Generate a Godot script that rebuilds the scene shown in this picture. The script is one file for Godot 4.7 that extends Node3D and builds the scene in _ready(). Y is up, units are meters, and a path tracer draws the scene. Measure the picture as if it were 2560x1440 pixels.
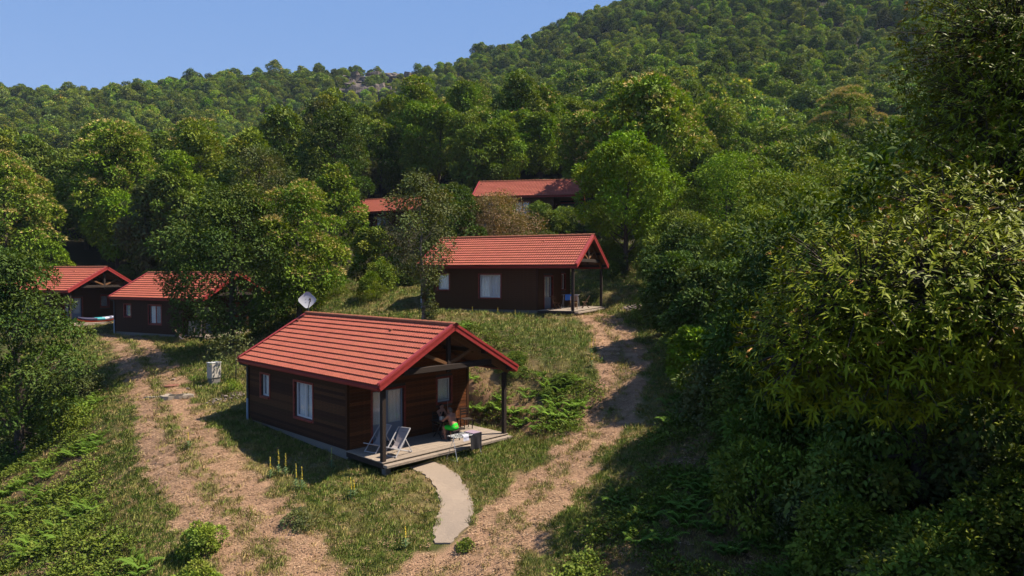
extends Node3D
# A wooded hillside with red-roofed timber cabins, seen from a low-flying drone. Metres, y up; y = 0 is the deck of the nearest cabin.

const SUN_TO := Vector3(0.558, 0.82, -0.124)
const CAM_Y := 7.125

func _ready() -> void:
	# ---------------------------------------------------------------- camera, sky, sun, exposure
	var cam := Camera3D.new(); cam.name = "camera"
	cam.fov = 45.27; cam.near = 0.1; cam.far = 3000.0
	cam.position = Vector3(0, CAM_Y, 0); cam.rotation.x = -0.0212
	add_child(cam); cam.current = true
	var sky := ProceduralSkyMaterial.new()
	sky.sky_top_color = lin(0.078, 0.153, 0.320); sky.sky_horizon_color = lin(0.192, 0.275, 0.420); sky.sky_curve = 0.15
	sky.ground_bottom_color = lin(0.05, 0.06, 0.03); sky.ground_horizon_color = lin(0.30, 0.38, 0.42); sky.ground_curve = 0.05
	sky.sun_angle_max = 1.0
	var env := Environment.new()
	env.background_mode = Environment.BG_SKY; env.sky = Sky.new(); env.sky.sky_material = sky
	env.background_energy_multiplier = 1.0
	env.tonemap_mode = Environment.TONE_MAPPER_LINEAR; env.tonemap_exposure = 2.2
	env.fog_enabled = true; env.fog_density = 0.0001; env.fog_light_color = Color(0.80, 0.88, 1.0)
	env.sdfgi_enabled = true; env.ssao_enabled = true; env.ssil_enabled = true
	var we := WorldEnvironment.new(); we.name = "world_environment"; we.environment = env; add_child(we)
	var sun := DirectionalLight3D.new(); sun.name = "sun"
	sun.light_energy = 1.6; sun.light_color = Color(1.0, 0.95, 0.87); sun.light_angular_distance = 0.5; sun.shadow_enabled = true
	add_child(sun); sun.look_at_from_position(Vector3.ZERO, -SUN_TO, Vector3.UP)
	# ---------------------------------------------------------------- the place
	rng.seed = 20240611
	make_noises(); make_materials()
	build_terrain()
	build_cabins()
	build_forest()
	build_near_trees()
	build_shrubs()
	build_ground_cover()
	build_yard_things()
	build_porch_things()

# ==================================================================== helpers
var rng := RandomNumberGenerator.new()
var names := {}
var M := {}
var noise_a := FastNoiseLite.new()
var noise_b := FastNoiseLite.new()
var noise_c := FastNoiseLite.new()

func lin(r: float, g: float, b: float) -> Color: return Color(r, g, b).linear_to_srgb()
func rr(a: float, b: float) -> float: return rng.randf_range(a, b)
func rv() -> Vector3: return Vector3(rng.randf_range(-1, 1), rng.randf_range(-1, 1), rng.randf_range(-1, 1))
func sst(a: float, b: float, x: float) -> float:
	var t := clampf((x - a) / (b - a), 0.0, 1.0)
	return t * t * (3.0 - 2.0 * t)

func make_noises() -> void:
	for i in 3:
		var n: FastNoiseLite = [noise_a, noise_b, noise_c][i]
		n.seed = 11 + i * 7; n.noise_type = FastNoiseLite.TYPE_SIMPLEX_SMOOTH
		n.frequency = [0.16, 0.9, 0.035][i]; n.fractal_type = FastNoiseLite.FRACTAL_FBM; n.fractal_octaves = 3

func noise_tex(freq: float, lo: float, hi: float, sd: int, size := 512, octaves := 4) -> NoiseTexture2D:
	var n := FastNoiseLite.new(); n.seed = sd; n.frequency = freq; n.noise_type = FastNoiseLite.TYPE_SIMPLEX_SMOOTH; n.fractal_octaves = octaves
	var t := NoiseTexture2D.new(); t.width = size; t.height = size; t.seamless = true; t.noise = n
	var g := Gradient.new(); g.set_color(0, Color(lo, lo, lo)); g.set_color(1, Color(hi, hi, hi))
	t.color_ramp = g
	return t

func mat(called: String, c: Color, rough := 0.8, tex: Texture2D = null, scale := Vector3.ONE, world := false, spec := 0.4) -> StandardMaterial3D:
	var m := StandardMaterial3D.new(); m.resource_name = called
	m.albedo_color = c; m.roughness = rough; m.metallic_specular = spec
	if tex:
		m.albedo_texture = tex; m.uv1_triplanar = true; m.uv1_world_triplanar = world; m.uv1_scale = scale
	M[called] = m
	return m

func leaf_mat(called: String, back: Color, rough := 0.5, spec := 0.45) -> StandardMaterial3D:
	var m := mat(called, Color.WHITE, rough, null, Vector3.ONE, false, spec)
	m.vertex_color_use_as_albedo = true
	m.backlight_enabled = true; m.backlight = back
	return m

func make_materials() -> void:
	var grain := noise_tex(0.02, 0.45, 1.0, 3)
	var grit := noise_tex(0.05, 0.55, 1.0, 5)
	var soft := noise_tex(0.02, 0.86, 1.0, 19, 256)
	var mott := noise_tex(0.012, 0.6, 1.0, 9)
	for i in 6:
		var k: float = [0.6, 0.8, 1.0, 1.2, 1.55, 0.9][i]
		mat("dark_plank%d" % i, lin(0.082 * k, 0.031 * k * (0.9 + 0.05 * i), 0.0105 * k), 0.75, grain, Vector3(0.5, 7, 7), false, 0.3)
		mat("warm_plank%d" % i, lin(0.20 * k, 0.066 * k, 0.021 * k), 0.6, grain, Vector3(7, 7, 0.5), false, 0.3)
		mat("deck_board%d" % i, lin(0.42 * (0.8 + 0.25 * k), 0.335 * (0.8 + 0.25 * k), 0.265 * (0.8 + 0.25 * k)) , 0.85, grain, Vector3(9, 9, 0.6))
	mat("dark_wood", lin(0.06, 0.042, 0.034), 0.8, grain, Vector3(3, 3, 3), false, 0.3)
	mat("warm_wood", lin(0.26, 0.12, 0.05), 0.7, grain, Vector3(3, 3, 3), false, 0.3)
	mat("grey_wood", lin(0.30, 0.26, 0.23), 0.85, grain, Vector3(3, 3, 3), false, 0.3)
	mat("pale_wood", lin(0.50, 0.32, 0.17), 0.65, grain, Vector3(6, 6, 6), false, 0.3)
	for i in 5:
		var k: float = [0.90, 0.95, 0.97, 0.99, 0.93][i]
		mat("tile%d" % i, lin(0.47 * k, (0.125 + 0.004 * (i % 3)) * k, (0.080 + 0.004 * (i % 2)) * k), 0.8, mott, Vector3(2.5, 2.5, 2.5), false, 0.3)
	var tm := mat("tiles", lin(0.475, 0.122, 0.078), 0.8, mott, Vector3(1.5, 1.5, 1.5), false, 0.3); tm.vertex_color_use_as_albedo = true
	mat("ridge", lin(0.38, 0.13, 0.07), 0.85, mott, Vector3(2, 2, 2), false, 0.3)
	mat("red_paint", lin(0.29, 0.032, 0.030), 0.5, soft, Vector3(1, 1, 1))
	mat("red_frame", lin(0.28, 0.045, 0.03), 0.55, mott, Vector3(1, 1, 1))
	mat("lining", lin(0.20, 0.09, 0.04), 0.8, grain, Vector3(4, 4, 4))
	mat("plinth", lin(0.26, 0.24, 0.215), 0.95, grit, Vector3(2, 2, 2))
	mat("pipe", lin(0.26, 0.32, 0.38), 0.45)
	mat("dark_pipe", lin(0.05, 0.065, 0.075), 0.5)
	mat("sash", lin(0.48, 0.48, 0.47), 0.5)
	mat("blue_sash", lin(0.16, 0.20, 0.27), 0.5)
	mat("curtain", lin(0.60, 0.61, 0.60), 0.9, noise_tex(0.03, 0.85, 1.0, 21, 128), Vector3(8, 0.6, 8))
	mat("room", lin(0.05, 0.045, 0.04), 0.9)
	var gl := mat("glass", Color(0.9, 0.95, 1.0, 0.12), 0.04); gl.transparency = BaseMaterial3D.TRANSPARENCY_ALPHA; gl.metallic_specular = 0.6
	var gm := mat("ground", Color.WHITE, 0.95, noise_tex(0.045, 0.5, 1.0, 31, 1024, 5), Vector3(0.55, 0.55, 0.55), true, 0.2)
	gm.vertex_color_use_as_albedo = true
	gm.heightmap_enabled = true; gm.heightmap_texture = noise_tex(0.03, 0.0, 1.0, 33, 1024, 6); gm.heightmap_scale = 1.6
	mat("concrete", lin(0.60, 0.475, 0.37), 0.95, noise_tex(0.10, 0.30, 1.0, 41, 512, 6), Vector3(1.1, 1.1, 1.1), true, 0.2)
	mat("pale_concrete", lin(0.40, 0.33, 0.26), 0.95, grit, Vector3(2, 2, 2), true)
	mat("bark", lin(0.11, 0.085, 0.065), 0.95, grain, Vector3(3, 1, 3))
	mat("pale_bark", lin(0.26, 0.23, 0.19), 0.95, grain, Vector3(2, 1, 2))
	for i in 4:
		var k: float = [0.7, 0.9, 1.1, 1.35][i]
		mat("stone%d" % i, lin(0.235 * k, 0.185 * k, 0.155 * k), 0.95, grit, Vector3(2, 2, 2))
	mat("pebble", Color.WHITE, 0.95).vertex_color_use_as_albedo = true
	mat("cliff", lin(0.24, 0.19, 0.165), 0.95, noise_tex(0.02, 0.4, 1.0, 51), Vector3(0.12, 0.05, 0.12), true)
	leaf_mat("leaf", Color(0.60, 0.62, 0.14), 0.65, 0.16)
	leaf_mat("leaf_fg", Color(0.36, 0.38, 0.06), 0.5, 0.18)
	leaf_mat("blossom", Color(0.3, 0.28, 0.12), 0.9, 0.2)
	leaf_mat("grass", Color(0.38, 0.45, 0.12), 0.7, 0.25)
	mat("steel", lin(0.60, 0.62, 0.64), 0.35).metallic = 0.7
	mat("iron", lin(0.05, 0.045, 0.04), 0.7)
	mat("rust", lin(0.30, 0.115, 0.075), 0.9, grit, Vector3(2, 2, 2))
	mat("cabinet", lin(0.44, 0.40, 0.35), 0.7, soft, Vector3(1, 1, 1))
	mat("dish", lin(0.36, 0.36, 0.39), 0.5)
	mat("black_cloth", lin(0.012, 0.011, 0.014), 0.95)
	mat("mauve_cloth", lin(0.23, 0.17, 0.22), 0.95)
	mat("white_cloth", lin(0.45, 0.45, 0.55), 0.95)
	mat("blue_cloth", lin(0.06, 0.18, 0.52), 0.95)
	mat("sling_cloth", lin(0.25, 0.215, 0.215), 0.9)
	mat("dark_sling", lin(0.035, 0.03, 0.035), 0.9)
	mat("green_sling", lin(0.16, 0.30, 0.14), 0.9)
	mat("white_frame", lin(0.34, 0.33, 0.34), 0.5)
	mat("skin", lin(0.34, 0.155, 0.10), 0.55)
	mat("skin_b", lin(0.34, 0.17, 0.12), 0.55)
	mat("hair", lin(0.015, 0.011, 0.009), 0.6)
	mat("grey_hair", lin(0.10, 0.08, 0.07), 0.7)
	mat("green_shorts", lin(0.02, 0.52, 0.03), 0.8)
	mat("khaki", lin(0.14, 0.12, 0.05), 0.9)
	mat("black_top", lin(0.015, 0.015, 0.018), 0.9)
	mat("teal_hull", lin(0.02, 0.25, 0.30), 0.4)
	mat("white_hull", lin(0.48, 0.48, 0.60), 0.4)
	mat("orange_hull", lin(0.55, 0.07, 0.02), 0.45)
	mat("navy", lin(0.02, 0.02, 0.06), 0.6)
	mat("beige_panel", lin(0.20, 0.15, 0.11), 0.8)

class MB:
	var v := PackedVector3Array()
	var n := PackedVector3Array()
	var c := PackedColorArray()
	var ix := PackedInt32Array()
	var use_color := false
	func tri(a: Vector3, b: Vector3, d: Vector3, col := Color.WHITE) -> void:
		var nn := (d - a).cross(b - a).normalized()
		var k := v.size()
		v.append(a); v.append(b); v.append(d)
		n.append(nn); n.append(nn); n.append(nn)
		if use_color: c.append(col); c.append(col); c.append(col)
		ix.append(k); ix.append(k + 1); ix.append(k + 2)
	func quad(a: Vector3, b: Vector3, d: Vector3, e: Vector3, col := Color.WHITE) -> void:
		tri(a, b, d, col); tri(a, d, e, col)
	# a box between two corners, seen through t, with chamfered edges if bevel > 0
	func box(lo: Vector3, hi: Vector3, t := Transform3D.IDENTITY, bevel := 0.0, col := Color.WHITE) -> void:
		if bevel <= 0.0:
			var p: Array[Vector3] = []
			for i in 8: p.append(t * Vector3(hi.x if i & 1 else lo.x, hi.y if i & 2 else lo.y, hi.z if i & 4 else lo.z))
			quad(p[0], p[1], p[3], p[2], col) ; quad(p[5], p[4], p[6], p[7], col)
			quad(p[4], p[0], p[2], p[6], col) ; quad(p[1], p[5], p[7], p[3], col)
			quad(p[2], p[3], p[7], p[6], col) ; quad(p[4], p[5], p[1], p[0], col)
			return
		var ce := (lo + hi) * 0.5
		var h := (hi - lo) * 0.5
		var q: Array = []   # corner points: three per corner
		for i in 8:
			var s := Vector3(1.0 if i & 1 else -1.0, 1.0 if i & 2 else -1.0, 1.0 if i & 4 else -1.0)
			var row: Array[Vector3] = []
			for ax in 3:
				var e := h - Vector3.ONE * bevel
				e[ax] = h[ax]
				row.append(t * (ce + s * e))
			q.append(row)
		for ax in 3:
			var u := (ax + 1) % 3
			var w := (ax + 2) % 3
			for s in 2:
				var id: Array[int] = []
				for k in [[0, 0], [1, 0], [1, 1], [0, 1]]:
					id.append((s << ax) | (k[0] << u) | (k[1] << w))
				face_out([q[id[0]][ax], q[id[1]][ax], q[id[2]][ax], q[id[3]][ax]], t * ce, col)
		for ax in 3:
			var u := (ax + 1) % 3
			var w := (ax + 2) % 3
			for k in [[0, 0], [1, 0], [1, 1], [0, 1]]:
				var i0: int = (k[0] << u) | (k[1] << w)
				var i1: int = i0 | (1 << ax)
				face_out([q[i0][u], q[i1][u], q[i1][w], q[i0][w]], t * ce, col)
		for i in 8: face_out([q[i][0], q[i][1], q[i][2]], t * ce, col)
	func face_out(p: Array, ce: Vector3, col := Color.WHITE) -> void:
		var a: Vector3 = p[0]
		var b: Vector3 = p[1]
		var d: Vector3 = p[2]
		var nn := (d - a).cross(b - a)
		var ok := nn.dot(a + b + d - 3.0 * ce) > 0.0
		if p.size() == 3:
			if ok: tri(a, b, d, col)
			else: tri(a, d, b, col)
		else:
			var e: Vector3 = p[3]
			if ok: quad(a, b, d, e, col)
			else: quad(a, e, d, b, col)
	# a bar of rectangular section from p to q
	func bar(p: Vector3, q: Vector3, w: float, h: float, up := Vector3.UP, bevel := 0.0) -> void:
		var z := (q - p).normalized()
		var x := up.cross(z)
		if x.length() < 0.01: x = Vector3.RIGHT
		x = x.normalized()
		var y := z.cross(x)
		box(Vector3(-w / 2, -h / 2, 0), Vector3(w / 2, h / 2, (q - p).length()), Transform3D(Basis(x, y, z), p), bevel)
	# a round tube along points, smooth, with capped ends
	func tube(pts: Array, rad: Array, sides := 8, col := Color.WHITE) -> void:
		var m := pts.size()
		var start := v.size()
		var side := Vector3.RIGHT
		for i in m:
			var dirn: Vector3 = (pts[mini(i + 1, m - 1)] - pts[maxi(i - 1, 0)])
			dirn = dirn.normalized()
			if absf(dirn.dot(side)) > 0.9: side = Vector3.FORWARD if absf(dirn.z) < 0.8 else Vector3.UP
			side = (side - dirn * side.dot(dirn)).normalized()
			var o2 := dirn.cross(side)
			for s in sides:
				var a := TAU * s / sides
				var r: Vector3 = side * cos(a) + o2 * sin(a)
				v.append(pts[i] + r * rad[i]); n.append(r)
				if use_color: c.append(col)
		for i in m - 1:
			for s in sides:
				var a0 := start + i * sides + s
				var a1 := start + i * sides + (s + 1) % sides
				ix.append(a0); ix.append(a0 + sides); ix.append(a1)
				ix.append(a1); ix.append(a0 + sides); ix.append(a1 + sides)
		for e in 2:
			var row := start + (m - 1) * sides * e
			for s in range(1, sides - 1):
				if e == 0: tri(v[row], v[row + s], v[row + s + 1], col)
				else: tri(v[row], v[row + s + 1], v[row + s], col)
	func mesh() -> ArrayMesh:
		var m := ArrayMesh.new()
		if v.is_empty(): return m
		var a := []
		a.resize(Mesh.ARRAY_MAX)
		a[Mesh.ARRAY_VERTEX] = v; a[Mesh.ARRAY_NORMAL] = n; a[Mesh.ARRAY_INDEX] = ix
		if use_color: a[Mesh.ARRAY_COLOR] = c
		m.add_surface_from_arrays(Mesh.PRIMITIVE_TRIANGLES, a)
		return m

func numbered(called: String) -> String:
	var k: int = names.get(called, 0)
	names[called] = k + 1
	return called if k == 0 else "%s_%03d" % [called, k]

func tag(o: Node, label: String, category := "", group := "", kind := "") -> Node:
	if label: o.set_meta("label", label)
	if category: o.set_meta("category", category)
	if group: o.set_meta("group", group)
	if kind: o.set_meta("kind", kind)
	return o

func thing(called: String, label: String, category: String, pos := Vector3.ZERO, turn := 0.0, group := "") -> Node3D:
	var o := Node3D.new(); o.name = numbered(called); add_child(o)
	o.position = pos; o.rotation.y = turn
	tag(o, label, category, group)
	return o

func put(called: String, mesh: Mesh, m: Material, parent: Node) -> MeshInstance3D:
	var o := MeshInstance3D.new(); o.mesh = mesh; o.material_override = m
	o.name = numbered(called) if parent == self else called
	parent.add_child(o, true)
	return o

func part(called: String, b: MB, m: Material, parent: Node) -> MeshInstance3D:
	return put(called, b.mesh(), m, parent)

func copies(called: String, mesh: Mesh, m: Material, xf: Array, tint: Array, parent: Node) -> MultiMeshInstance3D:
	var mm := MultiMesh.new(); mm.transform_format = MultiMesh.TRANSFORM_3D
	mm.use_colors = tint.size() > 0
	mm.mesh = mesh; mm.instance_count = xf.size()
	for i in xf.size():
		mm.set_instance_transform(i, xf[i])
		if tint.size(): mm.set_instance_color(i, tint[i])
	var o := MultiMeshInstance3D.new(); o.multimesh = mm; o.material_override = m
	o.name = numbered(called) if parent == self else called
	parent.add_child(o, true)
	o.set_meta("kind", "stuff")
	return o

# ==================================================================== terrain
# measured spot heights (x, y, z): yard, banks, tracks, then the wooded slopes
var spots: Array[Vector3] = [
	Vector3(-6.6, -1.45, -19.4), Vector3(-9.0, -1.0, -22.6), Vector3(-12.0, -0.5, -26.4), Vector3(-15.6, -0.15, -31.5), Vector3(-19.5, 0.45, -38.1), Vector3(-23.6, 0.9, -45.4), Vector3(-31, 1.7, -56),
	Vector3(-3.2, -1.5, -19.5), Vector3(-2.0, -1.45, -19.4), Vector3(-0.38, -0.9, -20.9), Vector3(1.3, -0.3, -24.3), Vector3(2.7, 0.2, -27.3), Vector3(5.1, 1.5, -32.6), Vector3(5.8, 3.3, -39.6), Vector3(5.3, 4.35, -43.7),
	Vector3(-2.4, -0.45, -26.0), Vector3(-2.0, -0.65, -24.0), Vector3(-1.78, -0.8, -22.0), Vector3(-5.5, -0.95, -22.3), Vector3(-8.0, -0.6, -24.6), Vector3(-3.5, -0.3, -26.9), Vector3(-10.5, -0.4, -28.5),
	Vector3(-4.9, -0.45, -25.8), Vector3(0.4, -0.1, -30.2), Vector3(-14.8, 0.2, -34.6), Vector3(-16.4, 0.2, -36.2), Vector3(-17.4, 0.55, -40.2), Vector3(-14.6, 0.6, -37.0),
	Vector3(-2.2, 2.9, -36.8), Vector3(0.4, 2.6, -36.0), Vector3(0.4, 1.3, -34.2), Vector3(2.3, 1.1, -32.8), Vector3(2.6, 2.9, -37.0), Vector3(-6.0, 3.6, -40.5), Vector3(-11.5, 2.4, -42.5),
	Vector3(1.4, 0.1, -30.5), Vector3(-5.5, 4.3, -43.0), Vector3(-0.5, 4.2, -41.5), Vector3(-10.8, 4.3, -48.6), Vector3(-14.0, 5.2, -52.6), Vector3(-18.7, 3.0, -54.5), Vector3(-20.0, 2.1, -50.5), Vector3(-19.4, 1.6, -46.0),
	Vector3(2.2, 4.4, -44.0), Vector3(8.5, 4.7, -46.5), Vector3(10.3, 4.4, -41.8), Vector3(0.0, 5.2, -53), Vector3(0, 8.0, -60), Vector3(5, 11.2, -68), Vector3(-4, 12.0, -73), Vector3(6.9, 12.2, -73.0), Vector3(-19, 10, -79), Vector3(-15, 12.0, -84), Vector3(-9, 7, -62),
	Vector3(-17.8, -2.2, -28.2), Vector3(-18.0, -3.5, -24.0), Vector3(-13.5, -2.6, -20), Vector3(-31, -3.0, -41.8), Vector3(-25.0, 0.4, -43.8), Vector3(-26, -2.6, -37), Vector3(-40, -4, -45), Vector3(-23, -3.6, -30), Vector3(-30, 1.8, -53), Vector3(-40, 2.3, -60), Vector3(-24, 1.7, -54),
	Vector3(6, 0.6, -26), Vector3(9, 1.4, -25), Vector3(14, 2.4, -24), Vector3(3, -0.8, -20), Vector3(7, -0.4, -17), Vector3(12, 0.3, -12), Vector3(10, 3.0, -34), Vector3(20, 3.6, -36), Vector3(25, 5, -20), Vector3(0, -2.3, -13), Vector3(-8, -3.4, -13), Vector3(-16, -5.5, -12), Vector3(0, -3.4, 0), Vector3(15, 0, 0), Vector3(-20, -9, 0), Vector3(14, 5.4, -48),
	# wooded slopes
	Vector3(-45, 5.5, -75), Vector3(-70, 8, -85), Vector3(-28, 9, -80), Vector3(0, 19, -95), Vector3(25, 9, -75), Vector3(42, 6, -75), Vector3(70, 9, -80), Vector3(-50, 16, -110), Vector3(-75, 13, -105), Vector3(-21, 21, -115), Vector3(-33, 38, -180), Vector3(-48, 42, -240), Vector3(-72, 23, -165), Vector3(-115, 22, -160),
	Vector3(-186, 52, -250), Vector3(-318, 119, -430), Vector3(-136, 70, -300), Vector3(-203, 124, -450), Vector3(-64, 80, -335), Vector3(-96, 141, -500), Vector3(-25, 146, -510), Vector3(-17, 82, -300), Vector3(-270, 105, -440),
	Vector3(53, 162, -420), Vector3(16, 28, -130), Vector3(30, 74, -250), Vector3(175, 190, -420), Vector3(105, 78, -250), Vector3(300, 205, -420), Vector3(180, 82, -250), Vector3(55, 24, -130), Vector3(95, 27, -130), Vector3(10, 106, -350),
	Vector3(80, 175, -600), Vector3(250, 215, -620), Vector3(-80, 118, -640), Vector3(-300, 95, -620), Vector3(-500, 60, -500), Vector3(500, 180, -500), Vector3(0, 110, -900), Vector3(-800, 40, -800), Vector3(800, 150, -800), Vector3(-200, -30, -60), Vector3(-150, -15, -110), Vector3(-120, -30, 20), Vector3(140, 40, 10), Vector3(200, 70, -100), Vector3(300, 110, -200), Vector3(-300, 20, -220), Vector3(0, -20, 150), Vector3(-300, -40, 300), Vector3(300, 20, 300),
]
var tps_u := PackedVector2Array()
var tps_w := PackedFloat64Array()
var gx := PackedFloat32Array()
var gz := PackedFloat32Array()
var gh := PackedFloat32Array()
var track_left: Array[Vector2] = [Vector2(-2.5, -12), Vector2(-4.6, -16), Vector2(-6.6, -19.4), Vector2(-9.0, -22.6), Vector2(-12.0, -26.4), Vector2(-15.6, -31.5), Vector2(-19.5, -38.1), Vector2(-23.8, -45.4), Vector2(-28.5, -52), Vector2(-34, -59)]
var track_right: Array[Vector2] = [Vector2(-4.6, -16), Vector2(-2.2, -19.2), Vector2(-0.38, -20.9), Vector2(1.3, -24.3), Vector2(2.75, -27.3), Vector2(5.0, -32.6), Vector2(5.9, -37), Vector2(5.9, -40.5), Vector2(5.4, -43.2), Vector2(5.2, -45.0)]
# cabins: centre of the front post line, turn of the ridge
var cabins := [
	[Vector3(-2.617, 0, -28.322), 0.7726], [Vector3(5.216, 4.707, -47.441), 0.411], [Vector3(-37.335, 2.66, -63.245), 0.401],
	[Vector3(-22.832, 2.144, -57.327), 0.479], [Vector3(-10.509, 12.3, -91.299), 0.464], [Vector3(7.488, 12.58, -77.545), 0.17]]

func warp(x: float, z: float) -> Vector2:
	var d := 45.0 - z
	var r := sqrt(x * x + d * d)
	return Vector2(atan2(x, d) * 1.6, log(r / 45.0) * 1.6)

func solve_spots() -> void:
	var n := spots.size()
	for p in spots: tps_u.append(warp(p.x, p.z))
	var m := n + 3
	var a: Array[PackedFloat64Array] = []
	for i in m:
		var row := PackedFloat64Array(); row.resize(m + 1)
		a.append(row)
	for i in n:
		for j in n:
			var r2 := tps_u[i].distance_squared_to(tps_u[j])
			a[i][j] = 0.5 * r2 * log(r2) if r2 > 1e-12 else 0.0
		a[i][i] += 0.0004
		a[i][n] = 1.0; a[i][n + 1] = tps_u[i].x; a[i][n + 2] = tps_u[i].y
		a[n][i] = 1.0; a[n + 1][i] = tps_u[i].x; a[n + 2][i] = tps_u[i].y
		a[i][m] = spots[i].y
	for i in m:
		var best := i
		for k in range(i + 1, m):
			if absf(a[k][i]) > absf(a[best][i]): best = k
		if best != i:
			var t := a[i]; a[i] = a[best]; a[best] = t
		var ri := a[i]
		var piv := ri[i]
		for k in range(i + 1, m):
			var f := a[k][i] / piv
			if f == 0.0: continue
			var rk := a[k]
			for j in range(i, m + 1): rk[j] -= f * ri[j]
			a[k] = rk
	tps_w.resize(m)
	for i in range(m - 1, -1, -1):
		var s := a[i][m]
		for j in range(i + 1, m): s -= a[i][j] * tps_w[j]
		tps_w[i] = s / a[i][i]

func cabin_local(k: int, x: float, z: float) -> Vector2:   # (along the ridge, across it)
	var o: Vector3 = cabins[k][0]
	var th: float = cabins[k][1]
	var dx := x - o.x
	var dz := z - o.z
	return Vector2(dx * cos(th) + dz * sin(th), -dx * sin(th) + dz * cos(th))

func raw_height(x: float, z: float) -> float:
	var u := warp(x, z)
	var n := tps_u.size()
	var s := tps_w[n] + tps_w[n + 1] * u.x + tps_w[n + 2] * u.y
	for i in n:
		var r2 := u.distance_squared_to(tps_u[i])
		if r2 > 1e-12: s += tps_w[i] * 0.5 * r2 * log(r2)
	var far := sst(60, 200, -z)
	s += noise_c.get_noise_2d(x, z) * 5.0 * far + noise_a.get_noise_2d(x, z) * 0.22 + noise_b.get_noise_2d(x, z) * 0.05
	for k in 6:
		var c: Vector3 = cabins[k][0]
		if absf(x - c.x) > 18 or absf(z - c.z) > 18: continue
		var l := cabin_local(k, x, z)
		var ox := maxf(maxf(-11.7 - l.x, l.x - 0.55), 0.0)
		var oz := maxf(absf(l.y) - 3.7, 0.0)
		var w := 1.0 - sst(0.0, 1.3 if l.y < 0.0 else 2.2, sqrt(ox * ox + oz * oz))
		var pad := c.y - 0.32 - 0.035 * l.x if k == 0 else c.y - 0.32
		if k == 0: pad = c.y - 0.36 - 0.04 * l.x + 0.05 * clampf(-l.y, -3, 3)
		s = lerpf(s, pad, w)
	return s

func H(x: float, z: float) -> float:
	var i := clampi(gx.bsearch(x) - 1, 0, gx.size() - 2)
	var j := clampi(gz.bsearch(z) - 1, 0, gz.size() - 2)
	var fx := clampf((x - gx[i]) / (gx[i + 1] - gx[i]), 0, 1)
	var fz := clampf((z - gz[j]) / (gz[j + 1] - gz[j]), 0, 1)
	var w := gx.size()
	var a := gh[j * w + i]
	var b := gh[j * w + i + 1]
	var c := gh[(j + 1) * w + i]
	var d := gh[(j + 1) * w + i + 1]
	# the same two triangles that the sheet is cut into
	if fx + fz <= 1.0: return a + (b - a) * fx + (c - a) * fz
	return d + (c - d) * (1.0 - fx) + (b - d) * (1.0 - fz)

func on(x: float, z: float, up := 0.0) -> Vector3: return Vector3(x, H(x, z) + up, z)

func line_dist(l: Array[Vector2], p: Vector2) -> float:   # signed distance to a polyline
	var best := 1e9
	var sgn := 1.0
	for i in l.size() - 1:
		var a := l[i]
		var b := l[i + 1]
		var ab := b - a
		var t := clampf((p - a).dot(ab) / ab.length_squared(), 0, 1)
		var q := p - a - ab * t
		var d := q.length_squared()
		if d < best:
			best = d; sgn = signf(ab.cross(p - a))
	return sqrt(best) * sgn

var path_line: Array[Vector2] = [Vector2(-3.62, -27.15), Vector2(-3.0, -26.45), Vector2(-2.45, -25.5), Vector2(-2.05, -24.2), Vector2(-1.85, -22.9), Vector2(-1.82, -21.7), Vector2(-2.0, -20.7)]

# how the ground is covered: (track, green, bank, woods)
func cover(x: float, z: float) -> Vector4:
	var p := Vector2(x, z)
	var dl := line_dist(track_left, p) if z > -64 and x < 8 and x > -45 else 99.0
	var dr := line_dist(track_right, p) if z > -50 and x > -12 and x < 16 else 99.0
	var nb := noise_b.get_noise_2d(x * 0.8, z * 0.8)
	var na := noise_a.get_noise_2d(x, z)
	var tl := 1.0 - sst(1.2, 1.7, absf(dl) + nb * 0.7 + na * 0.3)
	var tr := 1.0 - sst(0.95, 1.45, absf(dr) + nb * 0.7 + na * 0.3)
	var track := maxf(tl, tr)
	var green := 0.86 + 0.9 * na + 0.65 * nb
	# grass strip between the ruts
	if tl > 0.3: green = lerpf(green, 0.85 * exp(-pow(dl / 0.5, 2)) + nb * 0.8 - 0.10, tl)
	if tr > 0.3: green = lerpf(green, 0.6 * exp(-pow(dr / 0.38, 2)) + nb * 0.8 - 0.08, tr)
	var bank := 0.0
	# left of the left track the hillside drops away under brambles and bracken
	if dl < 90 and z < -10: bank = sst(2.0, 4.2, -dl if x < 0 else 0.0) * sst(-60, -48, z)
	# the cut bank behind the nearest cabin
	var l := cabin_local(0, x, z)
	var cut := sst(3.9, 4.6, -l.y) * (1.0 - sst(7.2, 9.0, -l.y)) * sst(-13, -9, l.x) * (1.0 - sst(2.0, 4.0, l.x))
	bank = maxf(bank, cut * (0.75 + na))
	# the shaded verge right of the right track
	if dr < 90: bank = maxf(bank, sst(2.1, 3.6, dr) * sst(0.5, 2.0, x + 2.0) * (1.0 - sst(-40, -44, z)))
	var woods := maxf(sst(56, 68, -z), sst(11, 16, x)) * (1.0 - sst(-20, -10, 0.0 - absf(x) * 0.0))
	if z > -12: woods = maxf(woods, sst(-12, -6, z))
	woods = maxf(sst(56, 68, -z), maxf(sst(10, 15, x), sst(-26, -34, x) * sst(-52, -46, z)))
	return Vector4(track, clampf(green, 0, 1), bank, woods)

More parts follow.
